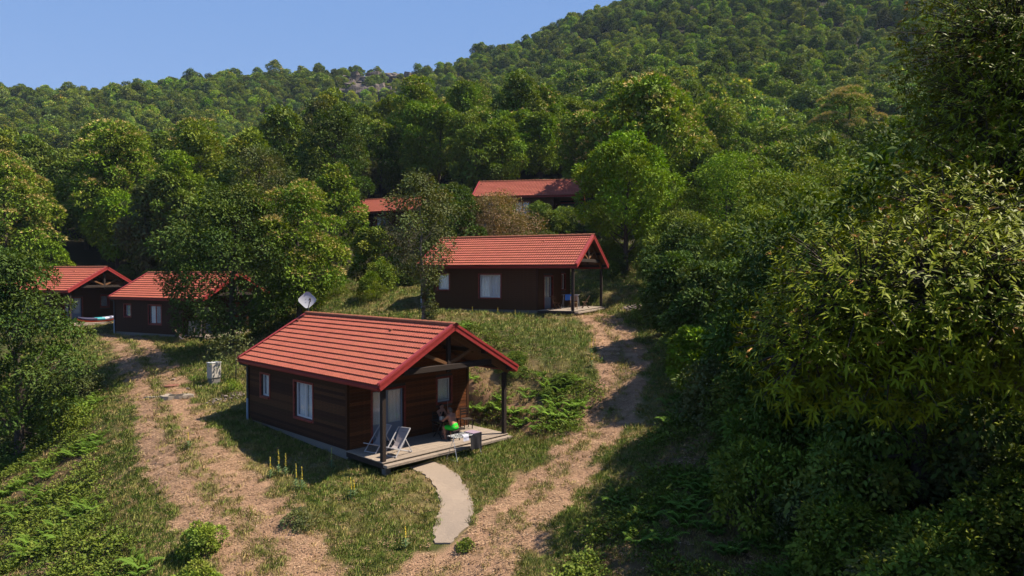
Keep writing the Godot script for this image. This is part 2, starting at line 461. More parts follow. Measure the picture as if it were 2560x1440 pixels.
func ground_color(x: float, z: float, cv: Vector4) -> Color:
	var soil := Vector3(0.45, 0.272, 0.172)
	var straw := Vector3(0.29, 0.205, 0.10)
	var green := Vector3(0.085, 0.105, 0.027)
	var brown := Vector3(0.17, 0.105, 0.06)
	var nb := noise_b.get_noise_2d(x * 2.1 + 40, z * 2.1)
	var c := straw.lerp(green, clampf(cv.y * 1.15, 0, 1))
	c = c.lerp(soil, clampf(cv.x * (1.0 - 0.75 * cv.y), 0, 1))
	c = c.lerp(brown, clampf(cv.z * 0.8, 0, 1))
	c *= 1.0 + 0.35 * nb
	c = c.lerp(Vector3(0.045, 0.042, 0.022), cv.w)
	var l := cabin_local(0, x, z)
	if l.x > -12 and l.x < 2 and l.y < -3.6 and l.y > -7:    # raw earth of the cut
		c = c.lerp(Vector3(0.29, 0.16, 0.10) * (1.0 + 0.6 * nb), 0.75 * (1.0 - sst(5.2, 6.8, -l.y)))
	return Color(maxf(c.x, 0.01), maxf(c.y, 0.01), maxf(c.z, 0.005))

func axis_lines(lo: float, hi: float, step: float, end_lo: float, end_hi: float) -> PackedFloat32Array:
	var out := PackedFloat32Array()
	var left: Array[float] = []
	var s := step
	var p := lo
	while p > end_lo:
		s *= 1.13; p -= s; left.append(p)
	left.reverse()
	for q in left: out.append(q)
	p = lo
	while p < hi:
		out.append(p); p += step
	s = step
	while p < end_hi:
		out.append(p); s *= 1.13; p += s
	out.append(p)
	return out

func build_terrain() -> void:
	solve_spots()
	gx = axis_lines(-27, 12, 0.26, -1500, 1500)
	gz = axis_lines(-52, -14, 0.26, -1600, 400)
	var w := gx.size()
	var h := gz.size()
	gh.resize(w * h)
	var cols := PackedColorArray(); cols.resize(w * h)
	var tracks := PackedFloat32Array(); tracks.resize(w * h)
	for j in h:
		for i in w:
			var x := gx[i]
			var z := gz[j]
			gh[j * w + i] = raw_height(x, z)
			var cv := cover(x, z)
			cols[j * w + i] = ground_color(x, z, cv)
			tracks[j * w + i] = cv.x * (1.0 if x < -2.5 - 0.25 * (z + 20.0) else -1.0)
	var sets := [MB.new(), MB.new(), MB.new()]
	var at: Array[PackedInt32Array] = []
	for k in 3:
		var m := PackedInt32Array(); m.resize(w * h); m.fill(-1)
		at.append(m)
		sets[k].use_color = true
	for j in h - 1:
		for i in w - 1:
			var q := [j * w + i, j * w + i + 1, (j + 1) * w + i, (j + 1) * w + i + 1]
			var t: float = (tracks[q[0]] + tracks[q[3]]) * 0.5
			var k := 1 if t > 0.5 else (2 if t < -0.5 else 0)
			var b: MB = sets[k]
			for e in [0, 1, 2, 1, 3, 2]:
				var id: int = q[e]
				if at[k][id] < 0:
					at[k][id] = b.v.size()
					var x := gx[id % w]
					var z := gz[id / w]
					b.v.append(Vector3(x, gh[id], z))
					var ia := clampi(id % w, 1, w - 2)
					var ja := clampi(id / w, 1, h - 2)
					var dx := (gh[ja * w + ia + 1] - gh[ja * w + ia - 1]) / (gx[ia + 1] - gx[ia - 1])
					var dz := (gh[(ja + 1) * w + ia] - gh[(ja - 1) * w + ia]) / (gz[ja + 1] - gz[ja - 1])
					b.n.append(Vector3(-dx, 1, -dz).normalized())
					b.c.append(cols[id])
				b.ix.append(at[k][id])
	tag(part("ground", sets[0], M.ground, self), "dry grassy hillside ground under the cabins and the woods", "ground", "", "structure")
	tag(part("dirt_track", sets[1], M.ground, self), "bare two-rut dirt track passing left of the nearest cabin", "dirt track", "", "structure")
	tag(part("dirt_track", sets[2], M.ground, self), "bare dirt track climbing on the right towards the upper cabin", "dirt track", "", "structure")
	# concrete footpath from the deck down to the tracks
	var b := MB.new()
	var pts: Array[Vector2] = []
	for i in path_line.size() - 1:
		var p0 := path_line[maxi(i - 1, 0)]
		var p3 := path_line[mini(i + 2, path_line.size() - 1)]
		for k in 10: pts.append(path_line[i].cubic_interpolate(path_line[i + 1], p0, p3, k / 10.0))
	pts.append(path_line[-1])
	var rows: Array = []
	for i in pts.size():
		var d := (pts[mini(i + 1, pts.size() - 1)] - pts[maxi(i - 1, 0)]).normalized()
		var side := Vector2(-d.y, d.x)
		var row: Array[Vector3] = []
		var t := float(i) / (pts.size() - 1)
		var wl := 0.53 + 0.13 * noise_b.get_noise_1d(i * 0.6) - 0.34 * sst(0.8, 1.0, t)
		var wr := 0.53 + 0.13 * noise_b.get_noise_1d(i * 0.6 + 90) + 0.12 * sst(0.5, 0.8, t) - 0.30 * sst(0.85, 1.0, t)
		for k in 9:
			var s := lerpf(-wl, wr, k / 8.0)
			var q := pts[i] + side * s
			row.append(on(q.x, q.y, 0.045))
		row.push_front(row[0] - Vector3(0, 0.16, 0)); row.append(row[-1] - Vector3(0, 0.16, 0))
		rows.append(row)
	for i in rows.size() - 1:
		for k in 10: b.quad(rows[i][k + 1], rows[i][k], rows[i + 1][k], rows[i + 1][k + 1])
	var st := rows.size() - 1
	for k in range(1, 9): b.quad(rows[st][k + 1], rows[st][k], rows[st][k] - Vector3(0, 0.16, 0), rows[st][k + 1] - Vector3(0, 0.16, 0))
	tag(part("footpath", b, M.concrete, self), "curved pale concrete footpath from the nearest deck down to the track", "footpath", "", "structure")

# ==================================================================== cabins
const RIDGE := 5.0
const SLOPE := 0.558      # rise per metre of run
const EAVE := 3.676
const BACK := -11.42
const FRONT := 0.42
const WALL := 3.242
const FACE := -2.451      # the front wall
const REAR := -11.2
var tile_mesh: ArrayMesh
var ridge_mesh: ArrayMesh

func roof_y(b: float) -> float: return RIDGE - SLOPE * absf(b)

func make_tile() -> ArrayMesh:
	var b := MB.new()
	var prof: Array[Vector2] = []
	for i in 9:
		var x := -0.1645 + 0.329 * i / 8.0
		prof.append(Vector2(x, 0.034 * pow(absf(cos(x / 0.1645 * PI)), 0.7)))
	for i in 8:
		var p := prof[i]
		var q := prof[i + 1]
		var a := Vector3(p.x, p.y - 0.004, -0.02)
		var c := Vector3(q.x, q.y - 0.004, -0.02)
		var e := Vector3(q.x, q.y + 0.050, 0.365)
		var f := Vector3(p.x, p.y + 0.050, 0.365)
		b.quad(a, c, e, f)
		b.quad(f, e, Vector3(q.x, q.y + 0.008, 0.367), Vector3(p.x, p.y + 0.008, 0.367))
	return b.mesh()

func make_ridge_tile() -> ArrayMesh:
	var b := MB.new()
	for i in 8:
		for k in 2:
			var a0 := -0.35 + (PI + 0.7) * i / 8.0
			var a1 := -0.35 + (PI + 0.7) * (i + 1) / 8.0
			var z0: float = [0.0, 0.09][k]
			var z1: float = [0.09, 0.42][k]
			var r0: float = [0.135, 0.135][k]
			var r1: float = [0.135, 0.112][k]
			var g := func(a: float, r: float, z: float) -> Vector3: return Vector3(cos(a) * r * 1.05, sin(a) * r * 0.85, z)
			b.quad(g.call(a0, r0, z0), g.call(a0, r1, z1), g.call(a1, r1, z1), g.call(a1, r0, z0))
			if k == 0: b.tri(g.call(a0, r0, 0.0), g.call(a1, r0, 0.0), Vector3(0, 0, 0.0))
	return b.mesh()

# a wall in the plane x = 0 of t (y up, z along), boards with openings left out; returns pieces as [lo, hi] in (z, y)
func board_rows(z0: float, z1: float, y0: float, y1: float, pitch: float, holes: Array, top: Callable) -> Array:
	var out := []
	var y := y0
	while y < y1 - 0.02:
		var ye := minf(y + pitch, y1)
		var segs := [[z0, z1]]
		for h in holes:
			if ye > h[2] + 0.01 and y < h[3] - 0.01:
				var nx := []
				for s in segs:
					if h[0] > s[0] + 0.01: nx.append([s[0], minf(s[1], h[0])])
					if h[1] < s[1] - 0.01: nx.append([maxf(s[0], h[1]), s[1]])
				segs = nx
		for s in segs:
			var lim: float = top.call(ye)      # half width left under the roof at this height
			var a := maxf(s[0], -lim) if lim < 90.0 else float(s[0])
			var b := minf(s[1], lim) if lim < 90.0 else float(s[1])
			if b - a > 0.06: out.append([a, b, y, ye])
		y += pitch
	return out

func slab_with_holes(b: MB, t: Transform3D, z0: float, z1: float, y0: float, y1: float, holes: Array, thick: float) -> void:
	var cuts: Array[float] = [z0, z1]
	for h in holes: cuts.append(h[0]); cuts.append(h[1])
	cuts.sort()
	for i in cuts.size() - 1:
		if cuts[i + 1] - cuts[i] < 0.01: continue
		var mid := (cuts[i] + cuts[i + 1]) * 0.5
		var y := y0
		for h in holes:
			if mid > h[0] and mid < h[1]:
				if h[2] > y: b.box(Vector3(-thick, y, cuts[i]), Vector3(0, h[2], cuts[i + 1]), t)
				y = h[3]
		if y1 > y: b.box(Vector3(-thick, y, cuts[i]), Vector3(0, y1, cuts[i + 1]), t)

# a window or glazed door in the wall plane t, outside towards +x; opening (z0, z1, y0, y1)
func window(parent: Node, t: Transform3D, o: Array, kind: String) -> void:
	var f := MB.new()
	var d := 0.09
	for s in [[o[0] - d, o[0], o[2] - d, o[3] + d], [o[1], o[1] + d, o[2] - d, o[3] + d], [o[0], o[1], o[3], o[3] + d]]:
		f.box(Vector3(-0.16, s[2], s[0]), Vector3(0.055, s[3], s[1]), t, 0.008)
	if kind != "door": f.box(Vector3(-0.16, o[2] - d, o[0]), Vector3(0.11, o[2], o[1]), t, 0.008)
	var fr := part("door_frame" if kind == "door" else "window_frame", f, M.red_frame, parent)
	var s := MB.new()
	var halves := [[o[0], (o[0] + o[1]) / 2], [(o[0] + o[1]) / 2, o[1]]] if o[1] - o[0] > 1.2 else [[o[0], o[1]]]
	var low: float = o[2] + (0.75 if kind == "door" else 0.0)
	for h in halves:
		for q in [[h[0], h[0] + 0.06, o[2], o[3]], [h[1] - 0.06, h[1], o[2], o[3]], [h[0] + 0.06, h[1] - 0.06, o[2], o[2] + 0.07], [h[0] + 0.06, h[1] - 0.06, o[3] - 0.06, o[3]]]:
			s.box(Vector3(-0.145, q[2], q[0] + 0.002), Vector3(-0.095, q[3], q[1] - 0.002), t)
		if kind == "door": s.box(Vector3(-0.135, o[2] + 0.07, h[0] + 0.062), Vector3(-0.10, low, h[1] - 0.062), t)
	part("sash", s, M.blue_sash if kind == "door" else (M.sash if kind == "white" else M.red_frame), fr)
	for h in halves:
		var g := MB.new()
		g.box(Vector3(-0.122, low + 0.004 if kind == "door" else o[2] + 0.072, h[0] + 0.062), Vector3(-0.116, o[3] - 0.062, h[1] - 0.062), t)
		part("pane", g, M.glass, fr)
	var c := MB.new()
	for h in halves:
		var n := 14
		for i in n:
			if kind == "red" and (h[0] == o[0] or h[1] - h[0] < 0.9 and o[1] - o[0] < 1.2): continue
			var za: float = lerpf(h[0] + 0.02, h[1] - 0.02, float(i) / n)
			var zb: float = lerpf(h[0] + 0.02, h[1] - 0.02, float(i + 1) / n)
			var xa := -0.22 + 0.025 * sin(i * 1.7)
			var xb := -0.22 + 0.025 * sin((i + 1) * 1.7)
			c.quad(t * Vector3(xa, o[2] + 0.02, za), t * Vector3(xa, o[3] - 0.02, za), t * Vector3(xb, o[3] - 0.02, zb), t * Vector3(xb, o[2] + 0.02, zb))
	if c.v.size(): part("curtain", c, M.curtain, fr)

func make_cabin(k: int, detail: int, label: String, win_kind: String) -> Node3D:
	var c: Vector3 = cabins[k][0]
	var r := thing("timber_cabin", label, "cabin", c, -cabins[k][1], "red-roofed timber cabins on the hillside")
	var ang := atan(SLOPE)
	var id := Transform3D.IDENTITY
	# ---- concrete base
	var b := MB.new()
	b.box(Vector3(REAR + 0.03, -1.3, -WALL + 0.03), Vector3(FACE - 0.03, -0.02, WALL - 0.03))
	part("plinth", b, M.plinth, r)
	# ---- walls: sheathing behind, boards in front. near side is +z, front is +x
	var near := Transform3D(Basis(Vector3(0, 0, 1), Vector3.UP, Vector3(-1, 0, 0)), Vector3(0, 0, WALL))          # local z = -x
	var far := Transform3D(Basis(Vector3(0, 0, -1), Vector3.UP, Vector3(1, 0, 0)), Vector3(0, 0, -WALL))
	var front := Transform3D(Basis.IDENTITY, Vector3(FACE, 0, 0))
	var back := Transform3D(Basis(Vector3(-1, 0, 0), Vector3.UP, Vector3(0, 0, -1)), Vector3(REAR, 0, 0))
	var near_holes := [[9.06, 9.92, 1.30, 2.33], [5.12, 6.70, 0.78, 2.32]]
	var front_holes := [[-2.22, -1.42, 1.28, 2.36], [0.44, 2.05, 0.02, 2.20]]
	var wall_top := 2.93
	var s := MB.new()
	slab_with_holes(s, near, -FACE, -REAR, -0.02, wall_top, near_holes, 0.14)
	slab_with_holes(s, far, REAR, FACE, -0.02, wall_top, [], 0.14)
	slab_with_holes(s, front, -WALL + 0.142, WALL - 0.142, -0.02, wall_top, front_holes, 0.14)
	slab_with_holes(s, back, -WALL + 0.142, WALL - 0.142, -0.02, wall_top, [], 0.14)
	for e in [[front, 1.0], [back, -1.0]]:
		var t: Transform3D = e[0]
		var hw := WALL - 0.15
		var p := [t * Vector3(-0.02, wall_top, -hw), t * Vector3(-0.02, RIDGE - 0.25, 0), t * Vector3(-0.02, wall_top, hw)]
		var q := [t * Vector3(-0.13, wall_top, -hw), t * Vector3(-0.13, RIDGE - 0.25, 0), t * Vector3(-0.13, wall_top, hw)]
		s.tri(p[0], p[1], p[2]); s.tri(q[0], q[2], q[1])
	s.box(Vector3(REAR + 0.16, wall_top - 0.12, -WALL + 0.16), Vector3(FACE - 0.16, wall_top - 0.02, WALL - 0.16))
	part("wall", s, M.room, r)
	var flat := func(_y: float) -> float: return 99.0
	var gable := func(y: float) -> float: return 99.0 if y < 2.9 else maxf((RIDGE - 0.16 - y) / SLOPE, 0.0)
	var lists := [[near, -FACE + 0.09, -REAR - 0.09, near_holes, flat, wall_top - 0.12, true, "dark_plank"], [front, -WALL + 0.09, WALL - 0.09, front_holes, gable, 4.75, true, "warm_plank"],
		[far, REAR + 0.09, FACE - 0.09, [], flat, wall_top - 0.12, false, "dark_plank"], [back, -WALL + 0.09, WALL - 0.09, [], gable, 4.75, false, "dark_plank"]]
	for l in lists:
		var holes := []
		for h in l[3]: holes.append([h[0] - 0.088, h[1] + 0.088, h[2] - 0.088, h[3] + 0.088])
		var rows := board_rows(l[1], l[2], 0.0, l[5], 0.134, holes, l[4])
		var joined := MB.new()
		for q in rows:
			var t: Transform3D = l[0]
			var tilt := rr(0.0, 0.003)
			var one := MB.new() if detail == 2 and l[6] else joined
			# each board leans a little: its lower edge stands proud of the one below
			var y0: float = q[2] + 0.004
			var y1: float = q[3] - 0.004
			var pts: Array[Vector3] = []
			for i in 8: pts.append(t * Vector3(((0.031 + tilt) if not (i & 2) else (0.019 + tilt)) if i & 1 else 0.001, y1 if i & 2 else y0, q[1] - 0.003 if i & 4 else q[0] + 0.003))
			var ce := (pts[0] + pts[7]) * 0.5
			for f in [[1, 5, 7, 3], [4, 5, 1, 0], [2, 3, 7, 6], [0, 1, 3, 2], [5, 4, 6, 7]]: one.face_out([pts[f[0]], pts[f[1]], pts[f[2]], pts[f[3]]], ce)
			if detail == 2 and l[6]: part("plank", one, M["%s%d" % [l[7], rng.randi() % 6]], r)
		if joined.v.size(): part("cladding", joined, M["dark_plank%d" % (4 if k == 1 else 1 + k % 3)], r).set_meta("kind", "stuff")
	for e in [[FACE, WALL], [FACE, -WALL], [REAR, WALL], [REAR, -WALL]]:
		var cb := MB.new()
		cb.box(Vector3(e[0] - 0.085, -0.02, e[1] - 0.085), Vector3(e[0] + 0.042, 2.88, e[1] + 0.042) if e[1] > 0 else Vector3(e[0] + 0.042, 2.88, e[1] + 0.085), id, 0.006)
		part("corner_board", cb, M.dark_plank2, r)
	# ---- windows and door
	for h in near_holes: window(r, near, h, win_kind)
	window(r, front, front_holes[0], win_kind)
	window(r, front, front_holes[1], "door")
	# ---- deck
	var n := 18
	for i in n:
		var x0 := FACE + 0.05 + (0.15 - FACE - 0.05) * i / n
		var x1 := FACE + 0.05 + (0.15 - FACE - 0.05) * (i + 1) / n
		var d := MB.new()
		d.box(Vector3(x0 + 0.004, -0.036 + rr(-0.002, 0.002), -3.36 + rr(-0.012, 0.012)), Vector3(x1 - 0.004, 0.0, 3.36 + rr(-0.012, 0.012)), id, 0.004 if detail == 2 else 0.0)
		part("deck_board", d, M["deck_board%d" % (rng.randi() % 6)], r)
	b = MB.new()
	b.box(Vector3(FACE + 0.05, -0.24, 3.27), Vector3(0.13, -0.04, 3.33)); b.box(Vector3(FACE + 0.05, -0.24, -3.33), Vector3(0.13, -0.04, -3.27))
	for x in [-1.8, -0.9]: b.box(Vector3(x, -0.22, -3.26), Vector3(x + 0.06, -0.04, 3.26))
	part("deck_frame", b, M.dark_wood, r)
	b = MB.new(); b.box(Vector3(0.155, -0.17, -3.36), Vector3(0.42, -0.07, 3.36), id, 0.006)
	part("deck_step", b, M.deck_board2, r)
	for z in [-3.0, 0.0, 3.1]:
		b = MB.new(); b.box(Vector3(-0.12, -0.9, z - 0.12), Vector3(0.12, -0.24, z + 0.12))
		part("pier", b, M.plinth, r)
	# ---- porch frame
	for sd in [1.0, -1.0]:
		var z: float = sd * WALL
		b = MB.new(); b.box(Vector3(-0.085, 0.0, z - 0.085), Vector3(0.085, 2.72, z + 0.085), id, 0.008)
		part("post", b, M.dark_wood, r)
		b = MB.new()
		b.bar(Vector3(0, roof_y(3.5) - 0.30, sd * 3.5), Vector3(0, RIDGE - 0.30, sd * 0.02), 0.10, 0.22, Vector3.UP, 0.006)
		part("rafter", b, M.warm_wood if sd < 0 else M.dark_wood, r)
		b = MB.new(); b.bar(Vector3(0, 3.42, sd * 0.09), Vector3(0, roof_y(1.25) - 0.42, sd * 1.25), 0.09, 0.13, Vector3.UP, 0.006)
		part("strut", b, M.warm_wood, r)
		for z2 in [3.36, 1.85]:
			b = MB.new(); b.box(Vector3(FACE + 0.03, roof_y(z2) - 0.27, sd * z2 - 0.06), Vector3(0.36, roof_y(z2) - 0.10, sd * z2 + 0.06), id, 0.006)
			part("purlin", b, M.dark_wood, r)
	b = MB.new(); b.box(Vector3(FACE + 0.03, RIDGE - 0.30, -0.06), Vector3(0.36, RIDGE - 0.12, 0.06), id, 0.006)
	part("ridge_beam", b, M.dark_wood, r)
	b = MB.new(); b.box(Vector3(-0.13, 3.18, -2.35), Vector3(0.13, 3.40, 2.35), id, 0.01)
	part("tie_beam", b, M.dark_wood, r)
	b = MB.new(); b.box(Vector3(-0.07, 3.06, -0.08), Vector3(0.07, 4.62, 0.08), id, 0.006)
	part("king_post", b, M.dark_wood, r)
	# ---- roof: boarding, tiles, ridge, verges, gutters
	b = MB.new()
	for sd in [1.0, -1.0]:
		var t := Transform3D(Basis(Vector3.RIGHT, Vector3(0, cos(ang), sd * sin(ang)), Vector3(0, -sin(ang), sd * cos(ang))), Vector3(0, RIDGE, 0))
		if sd < 0: t.basis = Basis(Vector3.LEFT, t.basis.y, t.basis.z)
		var lo := Vector3(BACK + 0.03, -0.07, 0.0)
		var hi := Vector3(FRONT - 0.03, -0.03, EAVE / cos(ang) - 0.05)
		if sd < 0: lo.x = -FRONT + 0.03; hi.x = -BACK - 0.03
		b.box(lo, hi, t)
	part("roof_boarding", b, M.lining, r)
	var len_s := EAVE / cos(ang)
	var rows_n := 12
	var gauge := len_s / rows_n
	var cols_n := 36
	var wide := (FRONT - BACK - 0.02) / cols_n
	var rest := []
	var rest_c := []
	var singles := []
	for sd in [1.0, -1.0]:
		for row in rows_n:
			for col in cols_n:
				var x := BACK + 0.01 + wide * (col + 0.5)
				var dist := gauge * row
				var o := Vector3(x, RIDGE, 0) + Vector3(0, -sin(ang), sd * cos(ang)) * dist
				var bs := Basis(Vector3.RIGHT if sd > 0 else Vector3.LEFT, Vector3(0, cos(ang), sd * sin(ang)), Vector3(0, -sin(ang), sd * cos(ang)))
				bs = bs * Basis.from_euler(Vector3(rr(-0.006, 0.006), rr(-0.004, 0.004), 0))
				bs.x *= wide / 0.329
				bs.z *= (gauge + 0.012) / 0.365
				var t := Transform3D(bs, o + bs.y * rr(0.0, 0.004))
				if detail == 2 and sd > 0 and row * 36 + col >= 432 - 300:
					singles.append(t)
				else:
					rest.append(t)
					var kk := rr(0.88, 1.0)
					rest_c.append(Color(kk, kk * rr(0.98, 1.06), kk * rr(0.98, 1.06)))
	for t in singles: put("roof_tile", tile_mesh, M["tile%d" % (rng.randi() % 5)], r).transform = t
	copies("roof_tiles", tile_mesh, M.tiles, rest, rest_c, r)
	var rt := []
	var rn := 29
	for i in rn:
		var z := (FRONT - BACK + 0.02) / rn
		rt.append(Transform3D(Basis(Vector3(0, 0, -1), Vector3.UP, Vector3(1, 0, 0)) * Basis.from_scale(Vector3(1, 1, z / 0.36)) * Basis.from_euler(Vector3(rr(-0.02, 0.02), 0, 0)), Vector3(BACK + z * i, RIDGE + 0.035, 0)))
	if detail >= 1:
		for t in rt: put("ridge_tile", ridge_mesh, M.ridge, r).transform = t
	else: copies("ridge_tiles", ridge_mesh, M.ridge, rt, [], r)
	for e in [[FRONT, 1.0], [BACK, -1.0]]:
		for sd in [1.0, -1.0]:
			b = MB.new()
			var q0 := Vector3(e[0], roof_y(EAVE + 0.02) - 0.05, sd * (EAVE + 0.02))
			var q1 := Vector3(e[0], RIDGE - 0.05, sd * 0.001)
			b.bar(q0, q1, 0.035, 0.27, Vector3.UP, 0.004)
			b.bar(q0 + Vector3(0.022 * e[1], 0.10, 0), q1 + Vector3(0.022 * e[1], 0.10, 0), 0.035, 0.08, Vector3.UP, 0.004)
			b.bar(q0 + Vector3(-0.05 * e[1], 0.165, 0), q1 + Vector3(-0.05 * e[1], 0.165, 0), 0.16, 0.022, Vector3.UP)
			part("verge_board", b, M.red_paint, r)
	for sd in [1.0, -1.0]:
		b = MB.new()
		b.box(Vector3(BACK + 0.02, roof_y(EAVE) - 0.20, sd * (EAVE - 0.05) - 0.015), Vector3(FRONT - 0.03, roof_y(EAVE) - 0.02, sd * (EAVE - 0.05) + 0.015))
		part("fascia", b, M.red_paint, r)
		b = MB.new()
		var gp := 7
		for i in gp:
			var a0 := PI + PI * i / gp
			var a1 := PI + PI * (i + 1) / gp
			for rad in [0.065, 0.058]:
				var ct: Vector3 = Vector3(0, roof_y(EAVE) - 0.055, sd * (EAVE + 0.035))
				var p: Vector3 = ct + Vector3(0, sin(a0), cos(a0)) * rad
				var q: Vector3 = ct + Vector3(0, sin(a1), cos(a1)) * rad
				b.face_out([Vector3(BACK, p.y, p.z), Vector3(FRONT - 0.06, p.y, p.z), Vector3(FRONT - 0.06, q.y, q.z), Vector3(BACK, q.y, q.z)], ct + Vector3(BACK + 5, 0.0, 0) if rad > 0.06 else Vector3(BACK + 5, -9, ct.z))
		for x in [BACK, FRONT - 0.06]:
			for i in gp:
				var ct: Vector3 = Vector3(x, roof_y(EAVE) - 0.055, sd * (EAVE + 0.035))
				b.tri(ct, ct + Vector3(0, sin(PI + PI * i / gp), cos(PI + PI * i / gp)) * 0.064, ct + Vector3(0, sin(PI + PI * (i + 1) / gp), cos(PI + PI * (i + 1) / gp)) * 0.064)
		part("gutter", b, M.red_paint, r)
		b = MB.new()
		b.box(Vector3(BACK + 0.05, roof_y(EAVE) - 0.13, minf(sd * (WALL + 0.04), sd * (EAVE - 0.07))), Vector3(FACE, roof_y(EAVE) - 0.11, maxf(sd * (WALL + 0.04), sd * (EAVE - 0.07))))
		part("soffit", b, M.lining, r)
	# ---- downpipe at the rear corner
	b = MB.new()
	b.tube([Vector3(REAR - 0.1, 2.86, EAVE + 0.03), Vector3(REAR - 0.1, 2.74, EAVE), Vector3(REAR - 0.04, 2.6, WALL + 0.1), Vector3(REAR - 0.04, 2.4, WALL + 0.09), Vector3(REAR - 0.04, 1.0, WALL + 0.09)], [0.045, 0.045, 0.045, 0.045, 0.045])
	var dp := part("downpipe", b, M.dark_pipe, r)
	b = MB.new(); b.tube([Vector3(REAR - 0.04, 1.0, WALL + 0.09), Vector3(REAR - 0.04, -0.6, WALL + 0.09)], [0.052, 0.052])
	part("pipe_foot", b, M.pipe, dp)
	# ---- vent tiles
	for x in [-3.0, -11.0]:
		b = MB.new()
		var z := 0.62
		var y := roof_y(z) + 0.03
		b.quad(Vector3(x - 0.1, y + 0.02, z - 0.12), Vector3(x + 0.1, y + 0.02, z - 0.12), Vector3(x + 0.09, y + 0.03, z + 0.14), Vector3(x - 0.09, y + 0.03, z + 0.14))
		b.quad(Vector3(x - 0.09, y + 0.03, z + 0.14), Vector3(x + 0.09, y + 0.03, z + 0.14), Vector3(x + 0.1, y - 0.08, z + 0.12), Vector3(x - 0.1, y - 0.08, z + 0.12))
		b.tri(Vector3(x - 0.1, y + 0.02, z - 0.12), Vector3(x - 0.09, y + 0.03, z + 0.14), Vector3(x - 0.1, y - 0.08, z + 0.12))
		b.tri(Vector3(x + 0.1, y + 0.02, z - 0.12), Vector3(x + 0.1, y - 0.08, z + 0.12), Vector3(x + 0.09, y + 0.03, z + 0.14))
		part("vent_tile", b, M.ridge, r)
	return r

func build_cabins() -> void:
	tile_mesh = make_tile(); ridge_mesh = make_ridge_tile()
	make_cabin(0, 2, "nearest timber cabin, dark boards and long red tiled roof, two people on its deck", "white")
	make_cabin(1, 1, "timber cabin on the upper lawn behind the slender grey tree, empty wooden deck", "white")
	make_cabin(2, 0, "farthest left cabin, gable facing right, half hidden by the left foreground tree", "red")
	make_cabin(3, 1, "dark cabin behind the leafy double tree, roof dappled with shade", "red")
	make_cabin(4, 0, "small distant cabin, only its red roof showing left of the slender grey tree", "red")
	make_cabin(5, 0, "uppermost cabin behind the brown shrub, red roof partly under the bright green tree", "red")

func at(k: int, x: float, y: float, z: float) -> Vector3:   # from a cabin's own axes
	var c: Vector3 = cabins[k][0]
	var th: float = cabins[k][1]
	return c + Vector3(cos(th), 0, sin(th)) * x + Vector3(-sin(th), 0, cos(th)) * z + Vector3(0, y, 0)

# ==================================================================== trees
# Leaves are single bent faces gathered in clumps round the limbs of each crown.
class Leaves:
	var v := PackedVector3Array()
	var n := PackedVector3Array()
	var c := PackedColorArray()
	var ix := PackedInt32Array()
	func leaf(p: Vector3, ax: Vector3, nr: Vector3, sh: Vector3, ln: float, wd: float, droop: float, col: Color) -> void:
		var sd := ax.cross(nr).normalized() * wd * 0.5
		var nn := sd.cross(ax).normalized()
		if nn.y < 0.0:
			nn = -nn
			sd = -sd
		var k := v.size()
		var mid := p + ax * ln * 0.45
		v.append(p); v.append(mid + sd + nn * wd * 0.16); v.append(p + ax * ln - nn * ln * droop); v.append(mid - sd + nn * wd * 0.16)
		var s := (sh * 0.22 + nn).normalized()
		n.append(s); n.append(s); n.append(s); n.append(s)
		c.append(col); c.append(col); c.append(col); c.append(col)
		ix.append(k); ix.append(k + 2); ix.append(k + 1); ix.append(k); ix.append(k + 3); ix.append(k + 2)
	# a long leaf that arches over its length
	func blade(p: Vector3, ax: Vector3, nr: Vector3, ln: float, wd: float, droop: float, col: Color) -> void:
		var sd := ax.cross(nr).normalized() * wd * 0.5
		var nn := sd.cross(ax).normalized()
		if nn.y < 0.0:
			nn = -nn
			sd = -sd
		var k := v.size()
		for i in 4:
			var t: float = [0.0, 0.33, 0.7, 1.0][i]
			var w: float = [0.12, 1.0, 0.72, 0.0][i]
			var q := p + ax * ln * t - Vector3(0, droop * ln * t * t, 0)
			v.append(q + sd * w + nn * wd * 0.12 * w); v.append(q - sd * w + nn * wd * 0.12 * w)
			var s := (nn + ax * droop * t * 0.8).normalized()
			n.append(s); n.append(s); c.append(col); c.append(col)
		for i in 3:
			var a := k + i * 2
			ix.append(a); ix.append(a + 1); ix.append(a + 2); ix.append(a + 1); ix.append(a + 3); ix.append(a + 2)
	func mesh() -> ArrayMesh:
		var m := ArrayMesh.new()
		var a := []
		a.resize(Mesh.ARRAY_MAX)
		a[Mesh.ARRAY_VERTEX] = v; a[Mesh.ARRAY_NORMAL] = n; a[Mesh.ARRAY_INDEX] = ix; a[Mesh.ARRAY_COLOR] = c
		m.add_surface_from_arrays(Mesh.PRIMITIVE_TRIANGLES, a)
		return m

